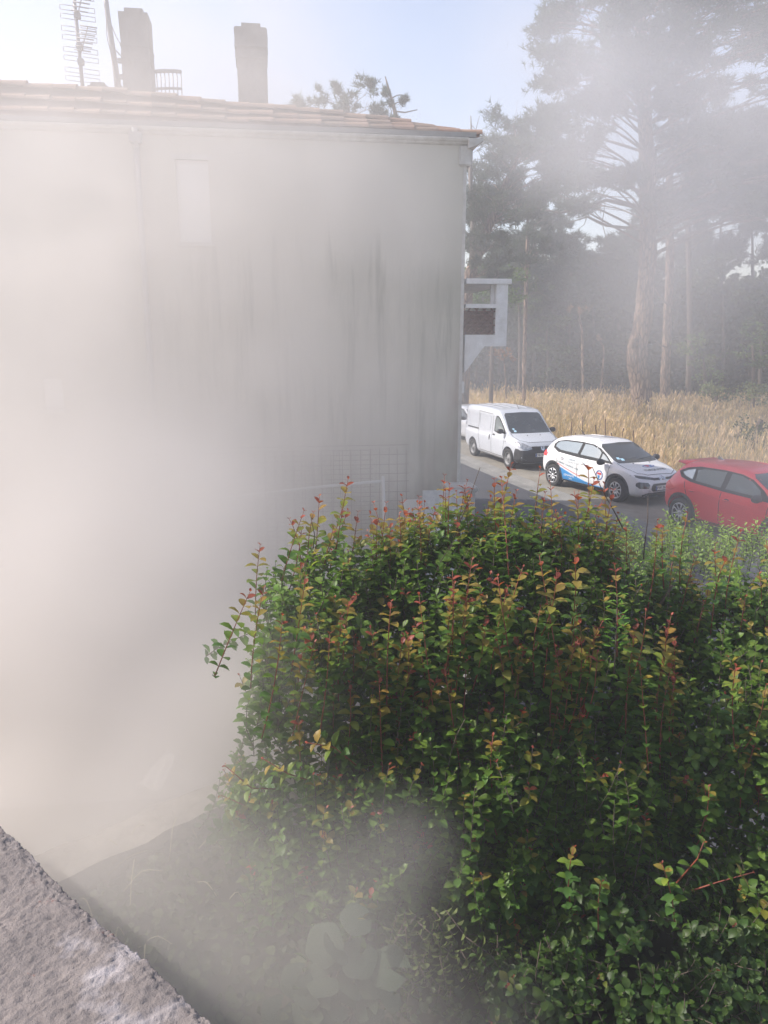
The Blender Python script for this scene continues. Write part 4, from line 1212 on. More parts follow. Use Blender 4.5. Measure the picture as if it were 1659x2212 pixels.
pale_bush(1700, 1100, 7.9, .50, .9, 60, 'pale green bush at the right edge before the red bonnet', 3)
tq = []
# a lone light green weed among the shrub leaves
wd = Shrub('weed', (1.15, 3.95, 2.0), label='single light green weed poking out of the large shrub', cat='weed')
b0, t0 = np.array(at(1330, 1400, 3.92)), np.array(at(1333, 1285, 3.92))
for k in range(9):
    q = b0 + (t0 - b0) * (k / 8)
    for sg in (-1, 1):
        d = np.array([sg, rng.normal(0, .4), .5]); 
        for j in range(3):
            wd.P.append(q + unit(d) * .02 * j); wd.D.append(d + rng.normal(0, .5, 3)); wd.N.append([0, -.4, 1]); wd.S.append(.05 * (1 - .5 * k / 9)); wd.C.append(np.array((.14, .30, .03)))
wd.stems.append(([Vector(b0 - wd.o) - Vector((0, 0, .15)), Vector(b0 - wd.o), Vector(t0 - wd.o)], [.004, .004, .002]))
wd.finish(M_leafm, W=.3, curl=.1)

# ---------------------------------------------------------------- terrace wall, ivy, round-leaved plant, tarpaulin
M_stone = mat('old terrace render', (0.36, 0.33, 0.28), 0.95, col2=(0.20, 0.18, 0.15), scale=4, bump=0.8, bscale=14, dist=.03)
ta, tb = Vector((-2.95, 2.98)), Vector((0.9, 6.49))
td = (tb - ta).normalized(); tn = Vector((td.y, -td.x))
terr = empty('terrace_wall', (ta.x, ta.y, 0), math.atan2(td.y, td.x), label='low terrace wall with a rough top edge, overgrown on the near side', cat='wall')
bm = bmesh.new(); Lt = (tb - ta).length
add_box(bm, (0, -.10, 0), (Lt, .12, 1.13)); 
bmesh.ops.subdivide_edges(bm, edges=[e for e in bm.edges if abs(e.verts[0].co.x - e.verts[1].co.x) > 1], cuts=50)
for v in bm.verts: v.co += Vector((0, noise.noise(v.co * 3) * .02, noise.noise(v.co * 4 + Vector((5, 0, 0))) * .02))
link('wall_body', from_bm(bm, 'wall_body'), M_stone, terr)
bm = bmesh.new(); add_box(bm, (-.02, -.14, 1.13), (Lt, .16, 1.20))
bmesh.ops.subdivide_edges(bm, edges=[e for e in bm.edges if abs(e.verts[0].co.x - e.verts[1].co.x) > 1], cuts=70)
for v in bm.verts: v.co += Vector((0, noise.noise(v.co * 5) * .03, noise.noise(v.co * 6 + Vector((5, 0, 0))) * .018))
link('coping', from_bm(bm, 'coping'), M_stone, terr)
# sloping bed on the near side of the wall
V, F = [], []
for j in range(16):
    for i in range(26):
        p = ta + td * (Lt * i / 25) + tn * (.06 + 3.2 * j / 15)
        z = 1.02 - .62 * (j / 15) + .10 * noise.noise(Vector((p.x * 2, p.y * 2, 0)))
        V.append((p.x, p.y, z))
for j in range(15):
    for i in range(25):
        a = j * 26 + i; F.append((a, a + 26, a + 27, a + 1))
tag(link('planted_bank', mesh_from('planted_bank', V, F), M_soil, smooth=True), kind='structure')
P, D, Nn, S_, C = [], [], [], [], []
for k in range(9000):
    u, v = rng.random() * Lt, (.03 + rng.random()) ** 1.3 * 3.0
    p = ta + td * u + tn * v
    z = 1.06 - .62 * v / 3.2 + .10 * noise.noise(Vector((p.x * 2, p.y * 2, 0))) + rng.random() * (.16 if v > .25 else .05)
    P.append((p.x, p.y, z)); a = rng.uniform(0, 6.28)
    D.append((math.cos(a) + tn.x * .6, math.sin(a) + tn.y * .6, rng.uniform(-.5, .3))); Nn.append((rng.normal(0, .4) + tn.x * .5, rng.normal(0, .4) + tn.y * .5, 1))
    S_.append(rng.uniform(.035, .075)); C.append(np.array((.10, .125, .06)) * rng.uniform(.6, 1.6))
iv = link('ground_cover', leaves_mesh('ground_cover', P, D, Nn, np.array(S_), .8, .2, np.array(C)), M_leafm)
tag(iv, 'green ground cover spreading over the bank below the terrace wall', 'ground cover', kind='stuff')
# pale dry stalks on the bank
it = []
M_straw = mat('pale dry stalk', (0.48, 0.45, 0.30), 0.8)
for k in range(46):
    u, v = rng.uniform(.6, Lt * .75), rng.uniform(0, 1.1)
    p = ta + td * u + tn * v; z = 1.12 - .6 * v / 3.2
    a = rng.uniform(0, 6.28); l = rng.uniform(.08, .26)
    q0 = Vector((p.x, p.y, z)); q2 = q0 + Vector((math.cos(a) * l, math.sin(a) * l, rng.uniform(.0, .2)))
    it.append((spline([q0, (q0 + q2) / 2 + Vector((0, 0, rng.uniform(.02, .1))), q2], 3), .0028))
tag(tubes('dry_stalks', it, M_straw), 'thin pale dry stalks scattered over the overgrown bank', 'stalks', kind='stuff')
# round-leaved plant
rl_root = empty('round_leaved_plant', (-.35, 3.3, .75), label='plant with large round leaves low in the smoke at the bottom', cat='plant')
M_big = mat('broad leaf', (0.07, 0.10, 0.05), 0.65, transl=0.15, col2=(0.05, 0.08, 0.04), scale=12, bump=0.4, bscale=25)
def round_leaf():
    V, F = [(0, 0, 0)], []
    rings = ((.4, .035), (.75, .02), (1.0, -.05))
    n = 18
    for r, z in rings:
        for k in range(n):
            q = .25 + (2 * math.pi - .5) * k / (n - 1)
            rr = r * (1 + .05 * math.sin(q * 5)) * .5
            V.append((math.cos(q + math.pi) * -rr, math.sin(q + math.pi) * -rr, z * (1 + .5 * math.sin(q * 9)) * .6))
    for k in range(n - 1): F.append((0, 1 + k, 2 + k))
    for j in range(2):
        for k in range(n - 1): F.append((1 + j * n + k, 1 + (j + 1) * n + k, 2 + (j + 1) * n + k, 2 + j * n + k))
    me = mesh_from('leaf', V, F); me.materials.append(M_big); return me
RLM = round_leaf()
for i, (px, py) in enumerate([(730, 2045), (700, 2110), (775, 2070), (668, 2140), (735, 2165), (800, 2120), (770, 1985), (790, 2170), (660, 2200), (720, 2215), (845, 2150), (700, 2040), (840, 2090), (640, 2120), (600, 2190), (810, 2220), (760, 2125), (690, 2175)]):
    p = at(px, py, 3.25 - .0007 * (py - 2100)) - rl_root.location
    st = link('leaf', RLM, None, rl_root, loc=p)
    s_ = rng.uniform(.15, .21); st.scale = (s_, s_, s_ * .8)
    st.rotation_euler = (rng.uniform(.3, .9), rng.normal(0, .3), rng.uniform(-1.2, 1.2))
    st.data.polygons.foreach_set('use_smooth', [True] * len(RLM.polygons))
    tube('leaf_stalk', [p, p * .5 + Vector((0, .05, -.08)), Vector((p.x * .3, .1, -.25))], [.006, .007, .008], M_oldtwig, rl_root, 5)
# light hanging leaves of a pale shrub in the smoke at the bottom
M4 = Shrub('pale_shrub', (0.15, 3.3, .3), label='pale-leaved sunlit shrub in the smoke at the bottom centre', cat='shrub')
for k in range(70):
    px, py = rng.uniform(830, 1000), rng.uniform(1960, 2230)
    tp = np.array(at(px, py, 3.35 + rng.random() * .3))
    o = unit(np.array([rng.normal(0, .5), .3, .9]))
    a0 = len(M4.C)
    M4.add(tp, tp - o * .22 * np.array([1, 1, 1]), .055, 0.0, spacing=.04)
    for j in range(a0, len(M4.C)): M4.C[j] = np.array((.15, .19, .06)) * rng.uniform(.5, 1.3)
M4.finish(M_leafm, W=.5)
# crumpled plastic sheet in the yard
V, F = [], []
q0 = on_z(345, 1660, .25)
for j in range(14):
    for i in range(14):
        x, y = -.32 + .64 * i / 13, -.4 + .9 * j / 13
        V.append((x * (1 - .5 * j / 13), y, .18 * (j / 13) + .07 * noise.noise(Vector((x * 6, y * 6, 0)))))
for j in range(13):
    for i in range(13):
        a = j * 14 + i; F.append((a, a + 1, a + 15, a + 14))
M_sheet = mat('pale plastic sheet', (0.42, 0.41, 0.40), 0.6)
ps = link('plastic_sheet', mesh_from('plastic_sheet', V, F), M_sheet, smooth=True, loc=(q0.x, q0.y, .18)); ps.rotation_euler = (.3, 0, -.5); ps.scale = (.42, .42, .5)
md = ps.modifiers.new('t', 'SOLIDIFY'); md.thickness = .006
tag(ps, 'pale crumpled plastic sheet lying in the smoky yard behind the terrace wall', 'sheet')

# ---------------------------------------------------------------- the viewer's own parapet, lower left
pa, pb = Vector((-.60, 1.075)), Vector((-.20, .728))
pdv = (pb - pa).normalized(); pin = Vector((-pdv.y, pdv.x)) * -1      # inward: towards the viewer and left
if pin.y > 0: pin = -pin
nx_, ny_ = 440, 230
Lx, Ly = 1.15, .60
V, F = [], []
org = pa - pdv * .30
T_ = Vector((0, 0, 1))
for j in range(ny_ + 1):
    for i in range(nx_ + 1):
        x = Lx * i / nx_; v_ = j / ny_
        # first rows wrap over the edge and down the outer face
        if v_ < .22:
            k = v_ / .22; y, z = 0.0, -.22 * (1 - k) ** 1.3
        else:
            y = Ly * (v_ - .22) / .78; z = 0.0
        e = math.exp(-((y / .012) ** 2)) * math.exp(-((z / .012) ** 2))
        p = org + pdv * x + pin * y
        q = Vector((p.x, p.y, z)) * 1.0
        h = .0019 * noise.noise(q * 80) + .0012 * noise.noise(q * 30) + .0040 * noise.noise(q * 6) + .0024 * noise.noise(q * 170) + .0014 * noise.noise(q * 330)
        h += .003 * max(0, noise.noise(q * 90) - .1)
        chip = max(0.0, noise.noise(q * 11 + Vector((4, 0, 0))) - .15) * .010
        outw = -h * .7 + e * .004 + (chip if y < .03 else 0)
        zz = z + (h if y > 0 or z > -.004 else h * .3) - e * .004 - (chip * .5 if y < .02 and z > -.02 else 0)
        p = org + pdv * x + pin * (y + (outw if y < .02 else 0))
        V.append((p.x, p.y, 3.45 + zz))
w_ = nx_ + 1
F = [(j * w_ + i, j * w_ + i + 1, (j + 1) * w_ + i + 1, (j + 1) * w_ + i) for j in range(ny_) for i in range(nx_)]
M_par = bpy.data.materials.new('rough parapet render'); M_par.use_nodes = True
nt = M_par.node_tree; N, L = nt.nodes, nt.links; p_ = N['Principled BSDF']; p_.inputs['Roughness'].default_value = .95
tc = N.new('ShaderNodeTexCoord')
def pn(scale, det=6):
    n_ = N.new('ShaderNodeTexNoise'); n_.inputs['Scale'].default_value = scale; n_.inputs['Detail'].default_value = det; n_.inputs['Roughness'].default_value = .65
    L.new(tc.outputs['Object'], n_.inputs[0]); return n_.outputs[0]
def pm(f, lo_, hi_, a, b, amt=1.0):
    r = N.new('ShaderNodeMapRange'); L.new(f, r.inputs[0]); r.inputs[1].default_value = lo_; r.inputs[2].default_value = hi_; r.inputs[4].default_value = amt
    x = N.new('ShaderNodeMix'); x.data_type = 'RGBA'; L.new(r.outputs[0], x.inputs[0])
    for i, v in ((6, a), (7, b)):
        if isinstance(v, tuple): x.inputs[i].default_value = (*v, 1)
        else: L.new(v, x.inputs[i])
    return x.outputs[2]
c_ = pm(pn(9), .35, .65, (.25, .218, .203), (.175, .155, .147))
c_ = pm(pn(5.5, 4), .56, .66, c_, (.42, .39, .40), .8)
c_ = pm(pn(45), .62, .72, c_, (.13, .10, .095), .8)
c_ = pm(pn(16), .66, .70, c_, (.30, .12, .09), .7)
c_ = pm(pn(3.0, 3), .60, .72, c_, (.13, .12, .12), .6)
L.new(c_, p_.inputs['Base Color'])
bp = N.new('ShaderNodeBump'); bp.inputs['Strength'].default_value = .8; bp.inputs['Distance'].default_value = .004
L.new(pn(260, 4), bp.inputs['Height']); L.new(bp.outputs[0], p_.inputs['Normal'])
par = link('parapet', mesh_from('parapet', V, F), M_par, smooth=True)
pr = empty('parapet_base_shade_wing', (-.20, .728, 0), label='wall that carries the parapet, with an added unseen wing that shades the foreground', cat='house')
M_own = mat('own house render', (.42, .35, .31), .9, col2=(.33, .27, .24), scale=2, bump=.4, bscale=25)
V = []
e1, e2 = Vector((.55, .08)) - pr.location.to_2d(), Vector((-3.4, 3.50)) - pr.location.to_2d()
w0 = (e2 - e1).normalized(); wi = Vector((w0.y, -w0.x)); wi = wi if wi.y < 0 else -wi
q4 = [e1 + wi * .03, e2 + wi * .03, e2 + wi * .60, e1 + wi * .60]
link('parapet_wall', mesh_from('parapet_wall', [(q.x, q.y, z) for z in (0, 3.26) for q in q4], [(0, 1, 2, 3), (7, 6, 5, 4), (0, 4, 5, 1), (1, 5, 6, 2), (2, 6, 7, 3), (3, 7, 4, 0)]), M_own, pr)
lo_ = Vector((-.20, .728, 0))
box('shade_wing_wall', Vector((-9.0, 1.8, 0)) - lo_, Vector((-3.2, 3.0, 3.6)) - lo_, M_own, pr)  # added wing, out of view, shaped to shade the lower foreground
box('shade_side_wall', Vector((-9.0, -6.5, 0)) - lo_, Vector((-3.2, 1.8, 4.3)) - lo_, M_own, pr)  # taller block of the added unseen wing
V = [Vector(q) - lo_ for q in ((-9.2, 1.80, 3.6), (-3.05, 1.80, 3.6), (-3.05, 3.12, 3.6), (-9.2, 3.12, 3.6), (-6.1, 1.80, 4.2), (-6.1, 3.12, 4.2))]
link('shade_wing_roof', mesh_from('shade_wing_roof', V, [(0, 3, 5, 4), (1, 4, 5, 2), (0, 4, 1), (2, 5, 3), (3, 0, 1, 2)]), M_tiles[2], pr)
tag(par, 'rough pinkish-grey rendered parapet edge at the lower left', 'parapet')

# ---------------------------------------------------------------- trees
M_bark = bpy.data.materials.new('pine bark'); M_bark.use_nodes = True
nt = M_bark.node_tree; N, L = nt.nodes, nt.links; p_ = N['Principled BSDF']; p_.inputs['Roughness'].default_value = .95
tc = N.new('ShaderNodeTexCoord'); mp = N.new('ShaderNodeMapping'); mp.inputs['Scale'].default_value = (7, 7, 1.6); L.new(tc.outputs['Object'], mp.inputs[0])
vo = N.new('ShaderNodeTexVoronoi'); vo.feature = 'DISTANCE_TO_EDGE'; L.new(mp.outputs[0], vo.inputs[0]); vo.inputs['Scale'].default_value = 1.0
mr = N.new('ShaderNodeMapRange'); L.new(vo.outputs[0], mr.inputs[0]); mr.inputs[1].default_value = .0; mr.inputs[2].default_value = .22
nz = N.new('ShaderNodeTexNoise'); nz.inputs['Scale'].default_value = 3; nz.inputs['Detail'].default_value = 6; L.new(tc.outputs['Object'], nz.inputs[0])
mx = N.new('ShaderNodeMix'); mx.data_type = 'RGBA'; L.new(nz.outputs[0], mx.inputs[0]); mx.inputs[6].default_value = (.22, .135, .09, 1); mx.inputs[7].default_value = (.32, .24, .18, 1)
m2 = N.new('ShaderNodeMix'); m2.data_type = 'RGBA'; L.new(mr.outputs[0], m2.inputs[0]); m2.inputs[6].default_value = (.06, .04, .03, 1); L.new(mx.outputs[2], m2.inputs[7]); L.new(m2.outputs[2], p_.inputs['Base Color'])
bp = N.new('ShaderNodeBump'); bp.inputs['Strength'].default_value = .9; bp.inputs['Distance'].default_value = .05; L.new(mr.outputs[0], bp.inputs['Height']); L.new(bp.outputs[0], p_.inputs['Normal'])
M_deadw = mat('dead grey wood', (0.17, 0.14, 0.12), 0.9)

def tufts_mesh(name, C, A, Ln, K, wid, col):
    """needle tufts: C centres, A axes, Ln needle length, K needles each"""
    C, A = np.asarray(C), unit(np.asarray(A)); n = len(C)
    d = unit(A[:, None, :] * .55 + rng.normal(0, .55, (n, K, 3)))
    Ls = (np.broadcast_to(Ln, n)[:, None] * rng.uniform(.6, 1.15, (n, K)))[..., None]
    b = C[:, None, :] - A[:, None, :] * rng.uniform(0, .5, (n, K, 1)) * np.broadcast_to(Ln, n)[:, None, None]
    s = unit(np.cross(d, rng.normal(0, 1, (n, K, 3)))) * wid
    V = np.stack([b - s, b + s, b + d * Ls], axis=2).reshape(-1, 3)
    F = np.arange(len(V)).reshape(-1, 3)
    c = np.repeat(np.asarray(col), K * 3, axis=0)
    return mesh_np(name, V, F, c)

def clump_tufts(clumps, per, size):
    """points spread through lumpy clumps, denser above; each clump is broken up into sprays"""
    C, A, S_ = [], [], []
    for (c, r) in clumps:
        c = np.array(c); r = np.array(r)
        nsub = max(4, int(per / 16))
        for _ in range(nsub):
            d = unit(rng.normal(0, 1, 3)); d[2] = d[2] * .8 + .15
            sc_ = c + d * r * rng.uniform(.35, 1.0)
            out = unit(np.array([d[0], d[1], d[2] * .4 + .35]))
            for _ in range(max(4, int(per / nsub))):
                q = sc_ + rng.normal(0, 1, 3) * r.mean() * np.array([.20, .20, .11])
                C.append(q); A.append(unit(out + rng.normal(0, .45, 3) + np.array([0, 0, .35]))); S_.append(size * rng.uniform(.7, 1.3))
    return np.array(C), np.array(A), np.array(S_)

def pine(name, trunk, radii, clumps, per, loc, lab, size=.32, K=9, wid=.018, col=(.030, .055, .024), cat='tree', group=None, limbs=True, bark=None, extra=(), leaf=False, hue=.3):
    root = empty(name, loc, label=lab, cat=cat, group=group)
    o = Vector(loc)
    tr = [Vector(p) - o for p in trunk]
    sp = spline(tr, 5)
    rr = np.interp(np.linspace(0, len(tr) - 1, len(sp)), range(len(radii)), radii)
    tube('trunk', sp, [float(x) for x in rr], bark or M_bark, root, 12, .22)
    cl = [(tuple(Vector(c) - o), r) for c, r in clumps]
    if limbs:
        for c, r in cl:
            c = Vector(c)
            # leave the trunk lower than the clump and arch out to it
            best = min(range(len(sp)), key=lambda i: abs(sp[i].z - (c.z - .25 * (c - sp[i]).length - .3)))
            s = sp[best]; dist = (c - s).length
            if dist < .8: continue
            mid = (s + c) / 2 + Vector((rng.normal(0, .08), rng.normal(0, .08), .06)) * dist
            r0 = max(.02, min(.11, .014 * dist))
            path = spline([s, mid, c], 5)
            b = tube('branch', path, [r0 * (1 - .75 * i / (len(path) - 1)) for i in range(len(path))], bark or M_bark, root, 6)
            it = []
            for k in range(5):
                q = path[int(len(path) * rng.uniform(.35, .95))]
                e = c + Vector(rng.normal(0, .5, 3)) * Vector(r).length * .45
                it.append((spline([q, (q + e) / 2 + Vector((0, 0, .1)), e], 3), [r0 * .4, r0 * .35, r0 * .3, r0 * .25, r0 * .2, r0 * .15, r0 * .1][:7]))
            tubes('twigs', it, bark or M_bark, b, 4)
    C, A, S_ = clump_tufts(cl, per, size)
    n = len(C)
    tint = np.array(col) * rng.uniform(1 - hue, 1 + hue * 1.6, (n, 1)) * np.stack([rng.uniform(.85, 1.3, n), np.ones(n), rng.uniform(.7, 1.1, n)], axis=1)
    if leaf:
        me = leaves_mesh('crown', C, A + rng.normal(0, .5, (n, 3)), rng.normal(0, .6, (n, 3)) + np.array([0, 0, 1]), S_, .75, .2, tint)
    else:
        me = tufts_mesh('crown', C, A, S_, K, wid, tint)
    cr_ = link('crown', me, M_leafm if leaf else M_needle, root)
    for path, r in extra:
        tube('dead_branch', [Vector(p) - o for p in path], r, M_deadw, root, 5)
    return root

def cl_at(px, py, Y, rx, rz, ry=None):      # clump given by its middle and its half sizes in metres
    p = at(px, py, Y)
    return ((p.x, p.y, p.z), (rx, ry or rx, rz))
def scatter_clumps(x0, x1, y0, y1, Y, n, rx, rz, dy=3.0, keep=None):
    out = []
    k = 0
    while len(out) < n and k < n * 40:
        k += 1
        px, py = rng.uniform(x0, x1), rng.uniform(y0, y1)
        if keep and not keep(px, py): continue
        out.append(cl_at(px, py, Y + rng.uniform(-dy, dy), rx * rng.uniform(.7, 1.3), rz * rng.uniform(.7, 1.3)))
    return out

# the tall pine with the kinked trunk
Y1 = 45.0
b0 = on_z(1386, 896, 0)
trunk = [at(1388, 900, Y1), at(1384, 830, Y1), at(1376, 760, Y1), at(1388, 700, Y1), at(1397, 600, Y1), at(1400, 480, Y1), at(1397, 330, Y1), at(1390, 180, Y1), at(1384, 40, Y1), at(1380, -120, Y1)]
def keep1(px, py):
    left = np.interp(py, [-150, 0, 120, 230, 300, 420, 520], [1125, 1150, 1150, 1150, 1120, 1160, 1250])
    if px < left + 40: return False
    if 1230 < px < 1370 and py > 445: return False
    if 1260 < px < 1300 and 360 < py < 420: return False
    if 1355 < px < 1400 and 40 < py < 70: return False
    return True
cl = scatter_clumps(1160, 1760, -170, 470, Y1, 175, 1.35, .9, 4.2, keep1)
cl += [cl_at(1180, 60, Y1, 1.3, .9), cl_at(1195, 170, Y1 - 1, 1.3, .8), cl_at(1185, 260, Y1, 1.3, .8), cl_at(1160, 330, Y1 + 1, 1.2, .8), cl_at(1210, 10, Y1, 1.4, .9), cl_at(1230, 400, Y1, 1.3, .7), cl_at(1420, 440, Y1 + 2, 1.3, .7), cl_at(1510, 450, Y1 + 1, 1.4, .8), cl_at(1600, 440, Y1, 1.5, .8)]
ex = [([at(1397, 470, Y1 - .4), at(1370, 445, Y1 - .8), at(1310, 432, Y1 - 1.2), at(1270, 445, Y1 - 1.4), at(1210, 460, Y1 - 1.5), at(1150, 447, Y1 - 1.6)], [.16, .13, .10, .08, .06, .03]),
      ([at(1352, 492, Y1 - .6), at(1310, 487, Y1 - 1), at(1270, 468, Y1 - 1.2), at(1225, 482, Y1 - 1.3)], [.09, .07, .05, .02]),
      ([at(1352, 492, Y1 - .6), at(1390, 497, Y1 - .2)], [.09, .09]),
      ([at(1300, 484, Y1 - 1), at(1305, 455, Y1 - 1), at(1308, 430, Y1 - 1)], [.03, .025, .015]), ([at(1302, 486, Y1 - 1), at(1308, 510, Y1 - 1), at(1312, 528, Y1 - 1)], [.03, .02, .01]),
      ([at(1268, 469, Y1 - 1.2), at(1262, 485, Y1 - 1.2), at(1248, 496, Y1 - 1.2)], [.025, .018, .01]), ([at(1240, 450, Y1 - 1.4), at(1270, 470, Y1 - 1.3), at(1300, 486, Y1 - 1)], [.02, .03, .03])]
pine('tall_pine', trunk, [.62, .56, .60, .50, .47, .46, .40, .33, .26, .18], cl, 120, (b0.x, Y1, 0), 'tallest pine, a thick trunk kinked low down, standing in the dry grass', size=.40, K=9, wid=.028, extra=ex)
tube('bark_knob', [at(1369, 752, Y1 - .45), at(1371, 732, Y1 - .5), at(1382, 722, Y1 - .45)], [.20, .16, .05], M_bark, None).name = 'bark_knob'
kn = bpy.data.objects['bark_knob']; kn.parent = bpy.data.objects['tall_pine']; kn.location = -Vector(bpy.data.objects['tall_pine'].location)

def simple_tree(name, pts, w, Y, clumps, per, lab, **k):
    tr = [at(px, py, Y) for px, py in pts]
    tr[0].z = -.1
    return pine(name, tr, w, clumps, per, (tr[0].x, Y, 0), lab, **k)
simple_tree('pine', [(1436, 872), (1440, 740), (1447, 560), (1446, 380), (1452, 200)], [.32, .29, .26, .22, .14], 51,
            scatter_clumps(1430, 1620, 180, 520, 51, 26, 1.4, .8, 2), 100, 'second pine, its trunk just right of the kinked one', extra=[
            ([at(1443, 660, 50.6), at(1425, 640, 50.4), at(1412, 620, 50.3)], [.05, .04, .02]), ([at(1440, 750, 50.6), at(1425, 745, 50.4), at(1416, 736, 50.3)], [.05, .04, .02])])
simple_tree('pine', [(1487, 850), (1490, 700), (1487, 540), (1490, 400), (1500, 250)], [.2, .18, .17, .14, .08], 54,
            scatter_clumps(1480, 1700, 260, 520, 54, 26, 1.4, .8, 2), 100, 'slim dark pine trunk, third to the right of the kinked one', bark=M_oldtwig)
simple_tree('slender_pine', [(1132, 865), (1134, 720), (1138, 560), (1141, 430)], [.13, .12, .10, .06], 47,
            scatter_clumps(1080, 1200, 400, 560, 47, 12, 1.0, .6, 1.5), 90, 'slender pale-trunked pine right of the balcony', extra=[
            ([at(1137, 600, 47), at(1115, 585, 47), at(1095, 580, 47)], [.03, .02, .01]), ([at(1137, 640, 47), at(1160, 630, 47), at(1180, 640, 47)], [.03, .02, .01])])
simple_tree('leaning_pine', [(1000, 800), (1008, 640), (1035, 540), (1075, 440), (1110, 360)], [.34, .30, .26, .2, .12], 38,
            scatter_clumps(1010, 1220, 250, 470, 38, 46, 1.0, .7, 2.2, keep=lambda x, y: y > np.interp(x, [1000, 1060, 1100, 1220], [330, 290, 240, 250])) +
            scatter_clumps(1010, 1100, 460, 600, 38, 14, .9, .5, 2), 100, 'leaning pine with a forked dark trunk close behind the house corner', extra=[
            ([at(1020, 600, 38), at(1022, 480, 38), at(1016, 380, 38), at(1019, 310, 38), at(1017, 250, 38)], [.17, .13, .10, .06, .02]),
            ([at(1018, 270, 38), at(1028, 280, 38), at(1036, 250, 38)], [.02, .02, .01]), ([at(1018, 290, 38), at(1030, 292, 38), at(1048, 284, 38)], [.025, .02, .01]),
            ([at(1022, 470, 38), at(1050, 455, 37.5), at(1080, 440, 37.3)], [.05, .04, .02]), ([at(1030, 540, 38), at(1045, 520, 37.5), at(1050, 500, 37.3)], [.05, .04, .02])])
# crowns showing over the roof
cr1 = [cl_at(640, 225, 36, .6, .45), cl_at(672, 232, 36, .7, .4), cl_at(690, 215, 36.5, .6, .5), cl_at(735, 215, 36, .8, .6), cl_at(760, 232, 36, .8, .4), cl_at(790, 205, 36, .7, .8), cl_at(800, 235, 36, .6, .4), cl_at(730, 190, 36, .35, .35), cl_at(795, 182, 36, .3, .3), cl_at(715, 240, 36.4, 1.2, .4), cl_at(820, 245, 36.4, .5, .3)]
simple_tree('pine', [(745, 820), (742, 500), (748, 300), (752, 230)], [.25, .22, .15, .08], 36, cr1, 52, 'pine crown showing above the roof behind the second chimney', size=.26)
simple_tree('dead_topped_pine', [(868, 820), (866, 500), (862, 300), (858, 262), (846, 215), (832, 165)], [.22, .18, .11, .10, .06, .02], 35,
            [cl_at(835, 200, 35, .35, .25), cl_at(872, 215, 35, .35, .22), cl_at(840, 225, 35, .3, .2), cl_at(850, 258, 35, .4, .2)], 40, 'bare dead treetop sticking up over the roof tiles', size=.22, limbs=False, extra=[
            ([at(850, 240, 35), at(875, 243, 35), at(902, 237, 35)], [.035, .03, .015]), ([at(846, 212, 35), at(858, 206, 35), at(870, 205, 35)], [.03, .02, .01]),
            ([at(846, 218, 35), at(836, 208, 35), at(820, 198, 35)], [.03, .02, .01]), ([at(848, 226, 35), at(862, 220, 35), at(875, 212, 35)], [.02, .02, .01]), ([at(842, 262, 35), at(846, 240, 35), at(840, 228, 35)], [.02, .02, .01])])
# the wood behind
tops = [(1030, 560, 58), (1075, 500, 57), (1105, 520, 60), (1150, 440, 56), (1195, 450, 59), (1228, 495, 57), (1262, 540, 60), (1300, 545, 60), (1345, 500, 58), (1385, 470, 61), (1440, 440, 62), (1500, 420, 60), (1560, 400, 61), (1620, 390, 60), (1690, 380, 62), (1770, 370, 60)]
PL = ['round dark pine crown in the wood, %s']
where = ['just right of the house corner', 'behind the balcony rail', 'above the balcony post', 'left of the slender pine trunk', 'right of the slender pine trunk', 'at the left edge of the sky gap', 'at the bottom left of the sky gap', 'at the bottom right of the sky gap',
         'at the right edge of the sky gap', 'behind the kinked trunk', 'behind the second pine trunk', 'behind the slim third trunk', 'fourth from the right edge', 'third from the right edge', 'second from the right edge', 'at the right edge of the wood']
for i, (px, py, Y) in enumerate(tops):
    base_y = 855
    w = 34 + rng.uniform(-4, 6)
    cl = scatter_clumps(px - w, px + w, py + 22, 740, Y, 22, 1.3, .9, 1.6) + [cl_at(px + rng.uniform(-8, 8), py + 18, Y, .9, .6), cl_at(px - 22, py + 34, Y, .9, .6), cl_at(px + 20, py + 30, Y, .9, .6)]
    simple_tree('forest_pine', [(px, 858), (px + rng.uniform(-8, 8), 700), (px + rng.uniform(-8, 8), 560), (px, py + 25)], [.13, .12, .10, .05], Y, cl, 95,
                PL[0] % where[i], size=.42, K=9, wid=.034, group='pines of the wood behind the field', limbs=False, bark=M_oldtwig, col=(.026, .048, .024))
# broadleaved trees and bushes at the wood's edge
def leafy(px, py, Y, wpx, hpx, n, per, lab, col, name='leafy_tree', size=.16, cat='tree'):
    cl = scatter_clumps(px - wpx, px + wpx, py - hpx, py + hpx, Y, n, .8, .6, 1.2)
    return simple_tree(name, [(px, 862), (px + 3, (862 + py) / 2), (px, py)], [.12, .10, .05], Y, cl, per, lab, leaf=True, size=size, col=col, limbs=False, cat=cat, bark=M_oldtwig, hue=.4)
leafy(1060, 620, 42, 60, 40, 12, 150, 'sunlit green leafy tree seen through and above the balcony', (.07, .13, .03))
leafy(1120, 640, 52, 30, 60, 8, 130, 'olive leafy tree right of the balcony post', (.05, .09, .03))
leafy(1520, 775, 50, 40, 45, 8, 130, 'light green leafy bush among the trunks at the right', (.09, .14, .05), 'leafy_bush', cat='bush')
leafy(1625, 745, 48, 50, 40, 9, 130, 'light green overhanging foliage near the right edge of the wood', (.08, .13, .045))
leafy(1545, 850, 44, 28, 12, 5, 110, 'pale grey-green shrub at the far edge of the grass, left one', (.17, .20, .13), 'pale_shrub', .14, 'shrub')
leafy(1625, 852, 43, 36, 16, 6, 120, 'pale grey-green shrub at the far edge of the grass, right one', (.17, .20, .13), 'pale_shrub', .14, 'shrub')
leafy(1640, 950, 30, 26, 26, 6, 120, 'dark green bush in the dry grass at the right edge', (.06, .08, .04), 'field_bush', .10, 'bush')
